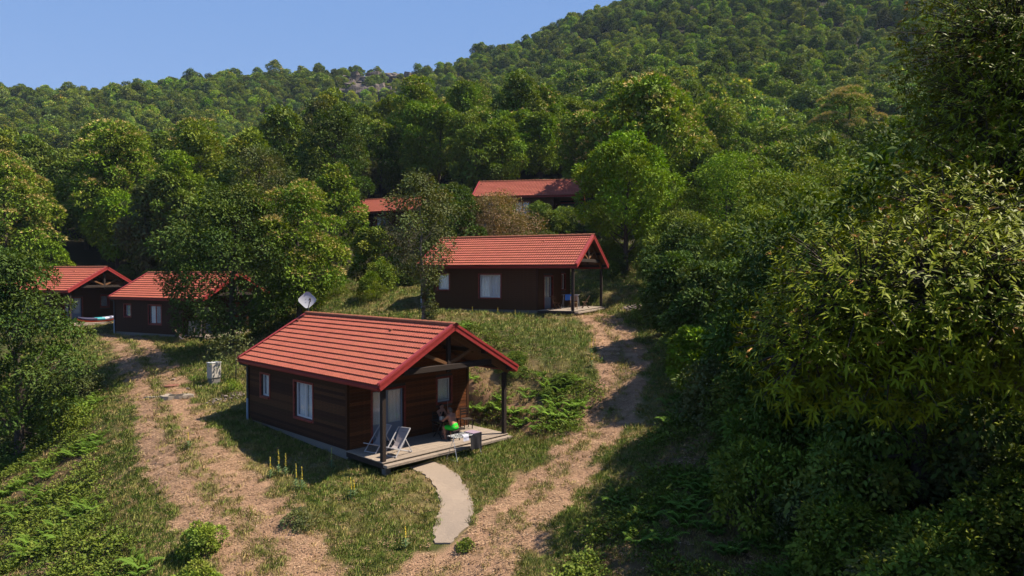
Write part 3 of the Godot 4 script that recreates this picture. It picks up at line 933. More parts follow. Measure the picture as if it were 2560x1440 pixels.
# colours of the kinds of foliage: shaded side of the range, bright side, young growth
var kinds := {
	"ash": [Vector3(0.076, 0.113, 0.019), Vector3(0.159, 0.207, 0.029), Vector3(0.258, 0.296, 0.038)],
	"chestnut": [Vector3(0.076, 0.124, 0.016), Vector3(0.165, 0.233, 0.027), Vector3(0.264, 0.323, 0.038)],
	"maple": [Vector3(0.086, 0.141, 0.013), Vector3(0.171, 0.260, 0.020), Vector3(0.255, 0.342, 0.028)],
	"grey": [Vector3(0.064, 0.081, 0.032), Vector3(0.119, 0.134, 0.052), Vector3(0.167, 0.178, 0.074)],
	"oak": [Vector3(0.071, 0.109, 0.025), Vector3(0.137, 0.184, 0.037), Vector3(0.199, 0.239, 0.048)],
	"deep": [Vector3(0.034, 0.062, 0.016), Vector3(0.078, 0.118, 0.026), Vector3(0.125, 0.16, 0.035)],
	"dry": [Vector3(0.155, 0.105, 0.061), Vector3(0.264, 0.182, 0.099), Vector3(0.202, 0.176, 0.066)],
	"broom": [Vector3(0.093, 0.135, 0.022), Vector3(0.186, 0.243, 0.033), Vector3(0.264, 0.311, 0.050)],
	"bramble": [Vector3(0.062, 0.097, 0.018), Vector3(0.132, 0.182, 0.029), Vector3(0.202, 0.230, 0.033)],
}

# o: h, r, base (height of the lowest foliage), clumps, leaves, ll, lw, kind, blossom (0..1), droop, low (how wide the bottom is), loose
func crown_mesh(sd: int, o: Dictionary) -> Dictionary:
	var g := RandomNumberGenerator.new(); g.seed = sd
	var h: float = o.h
	var R: float = o.r
	var base: float = o.base
	var nc: int = o.clumps
	var pal: Array = kinds[o.kind]
	var low: float = o.get("low", 0.6)
	var loose: float = o.get("loose", 0.25)
	var droop: float = o.get("droop", 0.2)
	var lean := Vector3(g.randf_range(-0.06, 0.06) * h, 0, g.randf_range(-0.06, 0.06) * h)
	# trunk and limbs
	var wood := MB.new()
	var tr: float = o.get("trunk", 0.022 * h)
	var spine: Array = []
	var rads: Array = []
	for i in 6:
		var t := i / 5.0
		spine.append(Vector3(g.randf_range(-0.02, 0.02) * h * t, h * 0.82 * t, g.randf_range(-0.02, 0.02) * h * t) + lean * t)
		rads.append(lerpf(tr, tr * 0.22, t) * (1.25 if i == 0 else 1.0))
	spine[0].y = -0.4
	wood.tube(spine, rads, 7)
	var cl: Array[Vector3] = []
	var cr: Array[float] = []
	var rot := g.randf() * TAU
	for i in nc:
		var t := (i + 0.5) / nc
		t = pow(t, 0.85)
		var prof := pow(maxf(sin(PI * (0.16 + 0.80 * t)), 0.02), 0.65) * lerpf(low, 1.0, sst(0.0, 0.45, t))
		var az := rot + i * 2.39996 + g.randf_range(-0.5, 0.5)
		var f := sqrt(g.randf_range(0.12, 1.0)) * g.randf_range(0.80, 1.02)
		var p := Vector3(cos(az), 0, sin(az)) * R * prof * f
		p.y = base + (h - base) * (0.04 + 0.88 * t) + g.randf_range(-0.04, 0.04) * h
		p += lean * (p.y / h)
		cl.append(p)
		cr.append(R * 1.10 / pow(nc, 0.36) * g.randf_range(0.55, 1.25))
	for i in nc:
		if i % maxi(1, nc / 16) == 0:
			var t := clampf((cl[i].y - 0.25 * (h - base)) / (h * 0.82), 0.18, 0.9)
			var k := clampi(int(t * 5.0), 0, 4)
			var s: Vector3 = spine[k].lerp(spine[k + 1], t * 5.0 - k)
			var md: Vector3 = s.lerp(cl[i], 0.5) + Vector3(0, -0.06 * (cl[i] - s).length(), 0)
			wood.tube([s, md, cl[i]], [tr * 0.36 * (1.1 - t), tr * 0.24 * (1.1 - t), 0.012], 5)
	var total := 0.0
	for r in cr: total += r * r
	var L := Leaves.new()
	var B := Leaves.new()
	var nl: int = o.leaves
	var ll: float = o.ll
	var lw: float = o.lw
	var bl: float = o.get("blossom", 0.0)
	var axis := Vector3(lean.x * 0.6, base + (h - base) * 0.35, lean.z * 0.6)
	for i in nc:
		var cnt := int(nl * cr[i] * cr[i] / total)
		var tone := g.randf()
		var ctint := Vector3(g.randf_range(0.88, 1.15), g.randf_range(0.92, 1.10), g.randf_range(0.85, 1.15))
		var out := (cl[i] - axis).normalized()
		for j in cnt:
			var d := Vector3(g.randfn(), g.randfn() + 0.35, g.randfn()) + out * 0.45
			d = d.normalized()
			var p := cl[i] + d * cr[i] * (1.0 - loose + loose * 1.5 * g.randf()) * Vector3(1, 0.78, 1)
			var q := Vector3(g.randf_range(-1, 1), g.randf_range(-1, 1), g.randf_range(-1, 1))
			var ax := (d + q * 0.9 + Vector3(0, -droop, 0)).normalized()
			var nr := (Vector3(0, 0.8, 0) + d * 0.6 + Vector3(q.z, q.x, q.y) * 0.7)
			var s := g.randf_range(0.7, 1.25)
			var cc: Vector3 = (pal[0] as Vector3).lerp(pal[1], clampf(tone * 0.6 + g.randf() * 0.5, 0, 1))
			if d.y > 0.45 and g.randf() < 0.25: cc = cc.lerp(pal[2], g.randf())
			cc *= ctint
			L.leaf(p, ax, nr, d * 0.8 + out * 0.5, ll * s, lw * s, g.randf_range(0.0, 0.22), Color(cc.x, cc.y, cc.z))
		if bl > 0.0 and out.y > -0.45:
			var nb := int(cnt * 0.055 * bl * g.randf_range(0.3, 1.5))
			for j in nb:
				var d := (Vector3(g.randfn(), absf(g.randfn()) + 0.25, g.randfn()) + out * 0.9).normalized()
				var p := cl[i] + d * cr[i] * g.randf_range(0.98, 1.12) * Vector3(1, 0.85, 1)
				var k := g.randf_range(0.75, 1.2)
				for m in 5:
					var q := Vector3(g.randf_range(-1, 1), g.randf_range(-0.5, 0.8), g.randf_range(-1, 1))
					B.leaf(p, (d * 0.8 + q).normalized(), Vector3(q.z, 0.6, q.x), d, ll * g.randf_range(0.7, 1.15), lw * 0.34, 0.2, Color(0.60 * k, 0.47 * k, 0.19 * k))
	var res := {"wood": wood.mesh(), "crown": L.mesh(), "tris": (L.ix.size() + B.ix.size()) / 3}
	if B.v.size(): res.blossom = B.mesh()
	return res

func tree_from(res: Dictionary, called: String, bark := "bark") -> Node3D:
	var r := Node3D.new(); r.name = called
	put("trunk", res.wood, M[bark], r)
	var c := put("crown", res.crown, M.leaf, r)
	if res.has("blossom"): put("blossom", res.blossom, M.blossom, c)
	return r

func plant(proto: Node3D, called: String, label: String, category: String, pos: Vector3, turn: float, sc: Vector3, group := "") -> Node3D:
	var r: Node3D = proto.duplicate()
	r.name = numbered(called); add_child(r)
	r.position = pos; r.rotation.y = turn; r.scale = sc
	tag(r, label, category, group)
	return r

func near_cabin(x: float, z: float, fwd: float) -> bool:
	for k in 6:
		var l := cabin_local(k, x, z)
		if l.x > -11.4 - 3.0 and l.x < 0.4 + 3.0 and l.y > -3.7 - 3.0 and l.y < 3.7 + fwd: return true
	return false

func build_forest() -> void:
	var protos: Array[Node3D] = []
	var info: Array = []
	var specs := [
		["chestnut", 0.7, 11.5, 3.9], ["chestnut", 0.35, 12.5, 4.2], ["chestnut", 1.0, 10.5, 3.9], ["ash", 0.0, 13.0, 3.6], ["ash", 0.0, 11.0, 3.4],
		["oak", 0.0, 11.0, 4.0], ["oak", 0.0, 9.5, 3.4], ["maple", 0.0, 10.0, 3.5], ["grey", 0.0, 11.5, 3.3], ["chestnut", 0.15, 11.0, 3.7], ["chestnut", 2.4, 10.0, 3.8], ["oak", 0.0, 12.0, 3.6]]
	for i in specs.size():
		var s: Array = specs[i]
		var res := crown_mesh(300 + i, {"h": s[2], "r": s[3], "base": s[2] * 0.16, "clumps": 46 + (i % 3) * 8, "leaves": 8500, "ll": 0.40, "lw": 0.19, "kind": s[0], "blossom": s[1], "low": 0.75, "loose": 0.3})
		protos.append(tree_from(res, "tree"))
		info.append([s[0], s[1]])
	# far, smaller copies: fewer and larger leaves
	var far_specs := [["chestnut", 0.5], ["oak", 0.0], ["ash", 0.0], ["chestnut", 1.0], ["oak", 0.0], ["maple", 0.0]]
	var far_mesh: Array[ArrayMesh] = []
	for i in far_specs.size():
		var s: Array = far_specs[i]
		var res := crown_mesh(500 + i, {"h": 8.5, "r": 3.5, "base": 0.8, "clumps": 30, "leaves": 2400, "ll": 0.62, "lw": 0.36, "kind": s[0], "blossom": s[1] * 0.6, "low": 0.9, "loose": 0.35})
		var st := SurfaceTool.new()
		st.append_from(res.crown, 0, Transform3D.IDENTITY)
		if res.has("blossom"): st.append_from(res.blossom, 0, Transform3D.IDENTITY)
		far_mesh.append(st.commit())
	var g := RandomNumberGenerator.new(); g.seed = 77
	var cand := []
	var step := 6.2
	var z := -58.0
	while z > -560.0:
		var half := -z * 1.05 + 30.0
		var x := -half
		while x < half:
			var px := x + g.randf_range(-0.42, 0.42) * step
			var pz := z + g.randf_range(-0.42, 0.42) * step
			x += step
			if near_cabin(px, pz, 9.0): continue
			if pz > -66 and px > -22 and px < 26: continue
			if pz > -72 and px > -60 and px < 4: continue
			if pz > -84 and px > -26 and px < 14: continue
			# keep a view of the two cabins on the slope
			var u := px / -pz
			if pz > -95 and u > -0.25 and u < -0.11: continue
			# bare summit and crags on the skyline
			if pz < -425 and u > -0.185 and u < -0.055 and g.randf() < 0.93: continue
			if pz < -370 and u > -0.24 and u < -0.135 and g.randf() < 0.72: continue
			if g.randf() < 0.05: continue
			cand.append([-pz + absf(px) * 0.2, px, pz])
		if z < -170: step = 5.5
		z -= step
	cand.sort_custom(func(a, b): return a[0] < b[0])
	var singles := 0
	var xf: Array = []
	var tint: Array = []
	for i in far_mesh.size(): xf.append([]); tint.append([])
	for c in cand:
		var px: float = c[1]
		var pz: float = c[2]
		var y := H(px, pz)
		var u: float = px / -pz
		var seen := absf(u) < 0.80
		var sizes := lerpf(1.0, 0.74, sst(90, 300, -pz)) * g.randf_range(0.66, 1.22) * (1.0 + 0.45 * noise_c.get_noise_2d(px * 1.7, pz * 1.7))
		if seen and singles < 290:
			var pick := g.randi() % protos.size()
			if pick == 10 and g.randf() < 0.7: pick = 9
			if pick == 7 and g.randf() < 0.6: pick = 5
			var nf: Array = info[pick]
			var lb: String = {"chestnut": "cream-flowered chestnut tree" if nf[1] >= 0.3 else "sparsely flowered chestnut tree", "ash": "dark ash-like tree", "oak": "dull oak-like tree", "maple": "bright green tree", "grey": "grey-green tree"}[nf[0]]
			lb += [" in the woods behind the left cabins", " in the woods above the small distant cabin", " in the woods behind the broad bright tree", " in the far right woods beyond the boughs"][0 if u < -0.35 else (1 if u < 0.0 else (2 if u < 0.33 else 3))] + (", lower slope" if pz > -92 else ", upper slope")
			plant(protos[pick], {"chestnut": "chestnut_tree", "ash": "ash_tree", "oak": "oak_tree", "maple": "broadleaf_tree", "grey": "grey_tree"}[nf[0]], lb, "tree", Vector3(px, y - 0.3, pz), g.randf() * TAU, Vector3(sizes, sizes * g.randf_range(0.9, 1.15), sizes), lb.replace(" tree", " trees"))
			singles += 1
		else:
			var pick := g.randi() % far_mesh.size()
			if pick == 5 and g.randf() < 0.5: pick = 1
			var s := sizes * g.randf_range(0.85, 1.2)
			xf[pick].append(Transform3D(Basis.from_euler(Vector3(g.randf_range(-0.1, 0.1), g.randf() * TAU, g.randf_range(-0.1, 0.1))).scaled(Vector3(s, s * g.randf_range(0.8, 1.2), s)), Vector3(px, y - 0.5, pz)))
			var k := g.randf_range(0.75, 1.45) * (1.0 + 0.7 * noise_c.get_noise_2d(px * 1.3 + 300, pz * 1.3))
			tint[pick].append(Color(k * g.randf_range(0.9, 1.15), k, k * g.randf_range(0.8, 1.5)))
	for i in far_mesh.size():
		tag(copies("far_woods", far_mesh[i], M.leaf, xf[i], tint[i], self), ["far chestnut woods with pale blossom on the hillside", "far oak woods on the hillside", "far dark green woods on the hillside", "far cream-flowered chestnut woods on the hillside", "far dull green woods on the hillside", "far bright green woods on the hillside"][i], "woods")
	for p in protos: p.free()
	# crags below the bare summit
	for i in 40:
		var u := g.randf_range(-0.24, -0.145)
		var d := g.randf_range(360.0, 430.0)
		var b := MB.new()
		var s := g.randf_range(2.5, 6.5)
		boulder(b, Vector3.ZERO, Vector3(s * g.randf_range(1.0, 1.8), s * g.randf_range(0.5, 1.0), s * 0.8), g, 5)
		var o := part("crag", b, M.cliff, self)
		o.position = on(u * d, -d, s * 0.15); o.rotation.y = g.randf() * TAU
		tag(o, "grey rock crag standing out of the woods below the summit", "crag", "crags below the summit")

func boulder(b: MB, c: Vector3, s: Vector3, g: RandomNumberGenerator, rings := 4) -> void:
	var off := g.randf() * 100.0
	var pts: Array = []
	var seg := rings * 2
	for i in rings + 1:
		var row: Array[Vector3] = []
		for j in seg:
			var th := PI * i / rings
			var ph := TAU * j / seg
			var d := Vector3(sin(th) * cos(ph), cos(th), sin(th) * sin(ph))
			var k := 0.75 + 0.55 * noise_b.get_noise_3dv(d * 0.9 + Vector3(off, 0, 0))
			# squared-off shoulders
			var e := Vector3(signf(d.x) * pow(absf(d.x), 0.7), signf(d.y) * pow(absf(d.y), 0.7), signf(d.z) * pow(absf(d.z), 0.7))
			row.append(c + e * k * s)
		pts.append(row)
	for i in rings:
		for j in seg:
			var j2 := (j + 1) % seg
			b.face_out([pts[i][j], pts[i][j2], pts[i + 1][j2], pts[i + 1][j]], c)

# ==================================================================== trees and shrubs among the cabins
func lone_tree(sd: int, called: String, label: String, x: float, z: float, top: float, r: float, o: Dictionary, bark := "bark", sink := 0.2) -> Node3D:
	var y := H(x, z)
	var h := maxf(top - y, 0.25)
	var d := {"h": h, "r": r, "base": h * 0.12, "clumps": 60, "leaves": 12000, "ll": 0.26, "lw": 0.12, "kind": "ash", "low": 0.7}
	d.merge(o, true)
	if o.has("base_k"): d.base = h * o.base_k
	var t := tree_from(crown_mesh(sd, d), "x", bark)
	t.name = numbered(called); add_child(t)
	t.position = Vector3(x, y - sink, z)
	tag(t, label, "shrub" if called.contains("shrub") or called.contains("bush") else "tree")
	return t

func build_near_trees() -> void:
	lone_tree(1, "slender_tree", "slender grey-leaved tree with a thin pale trunk on the lawn before the upper cabin", -5.5, -43.0, 13.6, 2.75, {"kind": "grey", "clumps": 64, "leaves": 9000, "ll": 0.19, "lw": 0.095, "base_k": 0.27, "low": 0.62, "loose": 0.55, "trunk": 0.13, "droop": 0.5}, "pale_bark")
	lone_tree(2, "leafy_tree", "large leafy green tree with low boughs in front of the dark left cabin's roof", -19.6, -48.2, 13.6, 4.9, {"kind": "deep", "clumps": 96, "leaves": 24000, "ll": 0.24, "lw": 0.11, "base_k": 0.07, "low": 0.95, "loose": 0.35, "droop": 0.45, "trunk": 0.22})
	lone_tree(3, "chestnut_tree", "chestnut crowned with orange-cream blossom between the dark left cabin and the slender tree", -15.4, -50.0, 13.6, 3.9, {"kind": "chestnut", "clumps": 70, "leaves": 15000, "ll": 0.25, "lw": 0.11, "base_k": 0.08, "low": 0.9, "blossom": 1.5, "loose": 0.35})
	lone_tree(4, "round_tree", "round dark chestnut standing just left of the small distant cabin's roof", -17.5, -66.0, 18.0, 2.9, {"kind": "chestnut", "leaves": 13000, "blossom": 0.35, "ll": 0.28, "lw": 0.13, "low": 0.8})
	lone_tree(5, "bright_tree", "broad bright green tree overhanging the uppermost cabin's roof from the right", 9.3, -57.0, 18.6, 4.3, {"kind": "maple", "clumps": 74, "leaves": 17000, "ll": 0.30, "lw": 0.13, "base_k": 0.25, "low": 0.8, "droop": 0.3})
	lone_tree(6, "left_edge_tree", "bushy green tree at the left edge hiding part of the farthest left cabin", -26.8, -37.4, 8.7, 3.8, {"kind": "deep", "clumps": 92, "leaves": 24000, "ll": 0.21, "lw": 0.10, "base_k": 0.02, "low": 0.95, "droop": 0.4})
	lone_tree(7, "grey_tree", "soft grey-green willow-like tree behind the large leafy tree", -24.5, -68.0, 19.8, 3.9, {"kind": "grey", "leaves": 13000, "ll": 0.26, "lw": 0.10, "low": 0.75})
	lone_tree(8, "broadleaf_tree", "bright lime-green tree top above the dark left cabin", -36.5, -76.0, 21.0, 2.9, {"kind": "maple", "leaves": 11000, "ll": 0.30, "lw": 0.14})
	lone_tree(9, "chestnut_tree", "tall chestnut spotted with tan blossom behind the farthest left cabin", -49.5, -86.0, 26.0, 5.6, {"kind": "chestnut", "clumps": 90, "leaves": 18000, "blossom": 1.0, "ll": 0.36, "lw": 0.17, "low": 0.85})
	lone_tree(10, "chestnut_tree", "heavily flowering cream chestnut at the left edge above the farthest cabin", -55.5, -76.0, 19.5, 5.5, {"kind": "chestnut", "clumps": 80, "leaves": 15000, "blossom": 2.2, "ll": 0.36, "lw": 0.17, "low": 0.9})
	lone_tree(11, "chestnut_tree", "yellowish flowering chestnut on the skyline of the near woods, left", -45.5, -98.0, 29.0, 5.2, {"kind": "chestnut", "leaves": 14000, "blossom": 1.7, "ll": 0.40, "lw": 0.18})
	lone_tree(12, "dark_tree", "tall dark green tree rising behind the round chestnut", -22.5, -86.0, 28.0, 4.8, {"kind": "deep", "clumps": 84, "leaves": 17000, "ll": 0.34, "lw": 0.15, "low": 0.8})
	lone_tree(13, "chestnut_tree", "tall green chestnut rising highest above the small distant cabin", -14.5, -112.0, 39.0, 5.0, {"kind": "chestnut", "clumps": 80, "leaves": 14000, "blossom": 0.5, "ll": 0.42, "lw": 0.19})
	lone_tree(15, "brown_shrub_tree", "dry brown twiggy shrub tree below the uppermost cabin", -1.6, -62.5, 14.3, 3.9, {"kind": "dry", "clumps": 64, "leaves": 14000, "ll": 0.20, "lw": 0.07, "base_k": 0.1, "loose": 0.6, "low": 0.9})
	lone_tree(14, "chestnut_tree", "chestnut crown entirely orange-tan with dried blossom on the right hillside", 52.0, -110.0, 37.5, 5.6, {"kind": "chestnut", "leaves": 9000, "blossom": 7.0, "ll": 0.42, "lw": 0.19})
	lone_tree(16, "dark_tree", "dark green tree close behind the slender grey tree", -5.4, -60.0, 15.4, 3.0, {"kind": "deep", "leaves": 12000, "low": 0.9, "base_k": 0.05})
	lone_tree(17, "young_tree", "young green tree in front of the small distant cabin's wall", -11.5, -58.5, 11.3, 2.0, {"kind": "ash", "leaves": 10000, "base_k": 0.05, "low": 0.95})
	var r_list := [
		[18.5, -60.0, 17.6, 4.6, "maple", "broad light green tree right of the bright tree"], [11.2, -43.5, 10.2, 2.9, "deep", "dark ash-like tree beside the upper cabin's rock pile"],
		[17.6, -44.5, 14.0, 4.2, "ash", "tall ash-like tree on the right, sun on its left boughs"], [12.4, -52.0, 11.6, 3.2, "ash", "shaded tree close right of the bright green tree"],
		[8.0, -30.2, 5.0, 1.25, "maple", "light green sapling at the shaded bend of the right track"], [9.6, -32.0, 7.8, 2.4, "deep", "bushy tree on the right verge above the sapling"],
		[20.5, -40.5, 13.0, 4.2, "ash", "dull green tree behind the foreground boughs"], [15.2, -62.0, 14.8, 3.6, "ash", "dark oak-like tree far right of the uppermost cabin"],
		[10.4, -26.5, 8.6, 3.0, "deep", "low spreading tree under the foreground boughs"], [13.0, -36.0, 10.8, 3.2, "ash", "mid-sized leafy tree on the right slope above the verge"],
		[11.0, -18.5, 11.0, 3.9, "deep", "dark tree filling the shade at the right, below the boughs"], [10.0, -22.5, 9.8, 3.3, "deep", "dark tree on the shaded bank right of the track"],
		[17.0, -21.0, 16.5, 5.0, "deep", "tall dark tree at the right edge behind the boughs"], [20.0, -29.0, 16.5, 5.0, "deep", "tall tree at the right edge further up the slope"],
		[16.0, -13.5, 15.0, 4.8, "deep", "shaded tree at the lower right edge"], [26.0, -38.0, 18.0, 4.6, "ash", "tree high on the right slope"],
		[24.0, -53.0, 16.0, 4.5, "ash", "tree on the right slope below the woods"], [31.0, -50.0, 17.0, 4.6, "ash", "tall tree where the right slope meets the woods"],
		[14.2, -7.5, 15.0, 4.8, "deep", "big tree out at the right whose shade falls on the boughs"], [19.0, -12.0, 18.0, 5.4, "deep", "tall tree beyond the right edge on the upper side"],
		[9.2, -37.8, 8.4, 2.0, "deep", "narrow tree whose shadow falls over the upper end of the right track"]]
	for i in r_list.size():
		var q: Array = r_list[i]
		lone_tree(40 + i, "verge_tree", q[5], q[0], q[1], q[2], q[3], {"kind": q[4], "clumps": 66, "leaves": 12500, "ll": 0.23, "lw": 0.10, "base_k": 0.10, "low": 0.9, "loose": 0.32, "droop": 0.35})
	foreground_chestnut()

# the chestnut whose boughs fill the right of the picture, close to the camera: long toothed leaves in rosettes
func foreground_chestnut() -> void:
	var g := RandomNumberGenerator.new(); g.seed = 909
	var base := on(9.6, -12.6, -0.3)
	var r := thing("chestnut_tree", "big foreground chestnut with long drooping leaves filling the right side", "tree", base)
	var wood := MB.new()
	var lobes := [   # centre, radius, squash
		[Vector3(5.1, 6.75, -10.0), 1.45], [Vector3(6.2, 6.8, -10.0), 1.6], [Vector3(4.4, 6.0, -10.1), 1.15], [Vector3(5.5, 6.0, -10.0), 1.2], [Vector3(7.2, 6.6, -9.8), 1.6], [Vector3(8.3, 6.9, -10.6), 1.6], [Vector3(10.6, 7.8, -10.7), 2.0], [Vector3(12.2, 10.3, -11.3), 2.4], [Vector3(9.3, 8.8, -13.4), 1.8], [Vector3(9.8, 10.3, -13.8), 1.8], [Vector3(10.8, 11.8, -14.4), 1.9],
		[Vector3(7.4, 7.9, -11.8), 1.3], [Vector3(9.4, 7.4, -10.2), 1.7], [Vector3(11.6, 9.2, -13.5), 2.2], [Vector3(11.5, 6.5, -12.5), 2.4], [Vector3(8.6, 6.6, -13.0), 1.8], [Vector3(10.5, 11.8, -14.5), 2.3], [Vector3(13.0, 8.5, -11), 2.2]]
	var trunk := [Vector3.ZERO, Vector3(0.1, 3.0, 0.1), Vector3(-0.1, 6.0, 0.2), Vector3(0.2, 9.0, 0.0), Vector3(0.3, 11.2, -0.2)]
	wood.tube(trunk, [0.30, 0.24, 0.19, 0.12, 0.05], 9)
	var L := Leaves.new()
	var B := Leaves.new()
	for lb in lobes:
		var c: Vector3 = lb[0] - base
		var rad: float = lb[1]
		var t := clampf((c.y - 1.5) / 11.0, 0.12, 0.9) * 4.0
		var k := int(t)
		var s: Vector3 = (trunk[k] as Vector3).lerp(trunk[k + 1], t - k)
		wood.tube([s, s.lerp(c, 0.5) + Vector3(0, 0.25, 0), c], [0.09, 0.06, 0.02], 6)
		var n := int(330 * rad * rad)
		for i in n:
			var d := Vector3(g.randfn(), g.randfn() + 0.25, g.randfn()).normalized()
			var p := c + d * rad * (0.45 + 0.62 * sqrt(g.randf())) * Vector3(1, 0.85, 1)
			if i % 6 == 0: wood.tube([c.lerp(p, 0.25), c.lerp(p, 0.7) + Vector3(0, 0.06, 0), p], [0.018, 0.012, 0.006], 4)
			var tip := (d + Vector3(g.randf_range(-0.4, 0.4), 0.65, g.randf_range(-0.4, 0.4))).normalized()
			var x := tip.cross(Vector3(0.3, 0.1, 1)).normalized()
			var y := tip.cross(x)
			var m := g.randi_range(6, 9)
			var tone := g.randf()
			var rot := g.randf() * TAU
			for j in m:
				var a := rot + TAU * j / m + g.randf_range(-0.3, 0.3)
				var ax := ((x * cos(a) + y * sin(a)) * g.randf_range(0.8, 1.3) + tip * g.randf_range(0.1, 0.9)).normalized()
				var cc := Vector3(0.058, 0.078, 0.005).lerp(Vector3(0.195, 0.220, 0.012), clampf(tone * 0.5 + g.randf() * 0.6, 0, 1))
				L.blade(p - tip * 0.03 * j, ax, tip + Vector3(0, 0.5, 0), g.randf_range(0.08, 0.19), g.randf_range(0.022, 0.042), g.randf_range(-0.15, 0.55), Color(cc.x, cc.y, cc.z))
			if g.randf() < 0.10 and d.y > -0.3:
				for j in 7:
					var q := Vector3(g.randf_range(-1, 1), g.randf_range(-0.2, 0.8), g.randf_range(-1, 1))
					var kk := g.randf_range(0.7, 1.15)
					B.blade(p, (tip + q).normalized(), Vector3(q.z, 0.6, q.x), g.randf_range(0.10, 0.17), 0.014, 0.6, Color(0.40 * kk, 0.22 * kk, 0.075 * kk))
	put("trunk", wood.mesh(), M.bark, r)
	var cr := put("crown", L.mesh(), M.leaf_fg, r)
	put("blossom", B.mesh(), M.blossom, cr)

func build_shrubs() -> void:
	# distinct small bushes and the sapling
	lone_tree(201, "ivy_bush", "glossy ivy bush wrapped round the foot of the slender grey tree", -5.15, -42.9, 6.5, 0.55, {"kind": "grey", "clumps": 26, "leaves": 1500, "ll": 0.13, "lw": 0.09, "base": 0.05, "low": 1.0, "trunk": 0.03})
	lone_tree(202, "sapling_tree", "thin leafy sapling beside the grey utility cabinet", -16.4, -40.9, 3.7, 1.25, {"kind": "grey", "clumps": 15, "leaves": 850, "ll": 0.16, "lw": 0.085, "base_k": 0.42, "loose": 0.9, "trunk": 0.035, "low": 0.8})
	lone_tree(203, "broom_shrub", "feathery light green broom shrub on the slope left of the upper cabin", -10.4, -51.0, 7.4, 0.85, {"kind": "broom", "clumps": 22, "leaves": 3200, "ll": 0.24, "lw": 0.035, "base": 0.0, "low": 1.0, "trunk": 0.03, "droop": -0.6})
	lone_tree(204, "broom_shrub", "feathery broom shrub beside the uphill grass strip", -13.8, -53.2, 7.6, 0.95, {"kind": "broom", "clumps": 22, "leaves": 2600, "ll": 0.24, "lw": 0.035, "base": 0.0, "low": 1.0, "trunk": 0.03, "droop": -0.6})
	lone_tree(205, "broom_shrub", "pale broom shrub right of the rock pile", 10.2, -49.0, 6.8, 1.0, {"kind": "broom", "clumps": 22, "leaves": 2600, "ll": 0.24, "lw": 0.035, "base": 0.0, "low": 1.0, "trunk": 0.03, "droop": -0.6})
	lone_tree(206, "verge_bush", "bright green bush at the lower end of the left track's outer edge", -9.5, -20.8, -0.35, 0.65, {"kind": "broom", "clumps": 20, "leaves": 4200, "ll": 0.10, "lw": 0.04, "base": 0.0, "low": 1.0, "trunk": 0.02})
	lone_tree(207, "verge_bush", "fresh green bush at the bottom edge beside the left track", -8.7, -18.9, -0.85, 0.6, {"kind": "broom", "clumps": 20, "leaves": 4200, "ll": 0.10, "lw": 0.04, "base": 0.0, "low": 1.0, "trunk": 0.02})
	lone_tree(208, "verge_bush", "dark small-leaved bush on the bank between the left track and the footpath", -6.9, -22.2, -0.45, 0.55, {"kind": "grey", "clumps": 20, "leaves": 2000, "ll": 0.07, "lw": 0.035, "base": 0.0, "low": 1.0, "trunk": 0.02})
	lone_tree(209, "verge_bush", "small green bush at the downhill end of the footpath", -1.35, -20.55, -0.72, 0.32, {"kind": "bramble", "clumps": 14, "leaves": 900, "ll": 0.07, "lw": 0.04, "base": 0.0, "low": 1.0, "trunk": 0.02})
	lone_tree(210, "wall_bush", "yellow-green bush against the rear corner of the nearest cabin", -15.3, -37.8, 1.35, 0.55, {"kind": "broom", "clumps": 16, "leaves": 1400, "ll": 0.10, "lw": 0.035, "base": 0.0, "low": 1.0, "trunk": 0.02})
	lone_tree(211, "ridge_bush", "leafy bush at the foot of the large leafy tree", -18.2, -50.6, 5.6, 1.6, {"kind": "bramble", "clumps": 30, "leaves": 4000, "ll": 0.15, "lw": 0.08, "base": 0.0, "low": 1.0, "trunk": 0.04})
	for q in [[2.4, -69.5, 1.7], [5.4, -68.5, 1.5], [8.6, -68.0, 1.9], [-0.6, -70.0, 1.6], [3.9, -66.5, 1.4]]:
		lone_tree(240 + int(q[0] * 3), "slope_bush", "dark bush just below the uppermost cabin's wall, %s" % ["second from left", "fourth from left", "rightmost by the bright green tree", "leftmost behind the brown shrub tree", "lowest of the row, in the middle"][[2.4, 5.4, 8.6, -0.6, 3.9].find(q[0])], q[0], q[1], H(q[0], q[1]) + q[2] + 1.0, q[2], {"kind": "oak", "clumps": 30, "leaves": 4200, "ll": 0.2, "lw": 0.10, "base": 0.0, "low": 1.0, "trunk": 0.04})
	# undergrowth under the trees on the right and behind the cabins
	var protos: Array[Node3D] = []
	var cols := ["bramble", "ash", "oak", "grey"]
	for i in 4:
		protos.append(tree_from(crown_mesh(230 + i, {"h": 1.9, "r": 1.25, "base": 0.0, "clumps": 30, "leaves": 3600, "ll": 0.14, "lw": 0.075, "kind": cols[i], "low": 1.0, "trunk": 0.03, "loose": 0.4}), "x"))
	var g := RandomNumberGenerator.new(); g.seed = 4242
	var zones := [[7.0, 16.5, -24.0, -13.5, 44, "shaded bush at the foot of the foreground chestnut", "bushes under the foreground chestnut"], [7.5, 15.0, -27.0, -12.0, 26, "dark leafy undergrowth bush in the shade at the lower right", "undergrowth bushes at the lower right"], [7.6, 20.0, -44.0, -27.0, 34, "green undergrowth bush on the right verge slope", "undergrowth bushes on the right verge"], [-13.0, 12.0, -64.0, -53.5, 30, "green bush on the slope between the upper cabins", "bushes between the upper cabins"],
		[-33.0, -23.0, -46.0, -30.0, 22, "leafy bush on the steep slope at the left edge", "bushes at the left edge"], [-46.0, -14.0, -78.0, -63.0, 26, "shaded bush behind the left cabins", "bushes behind the left cabins"], [12.0, 30.0, -62.0, -44.0, 26, "bush under the trees on the right slope", "bushes on the right slope"]]
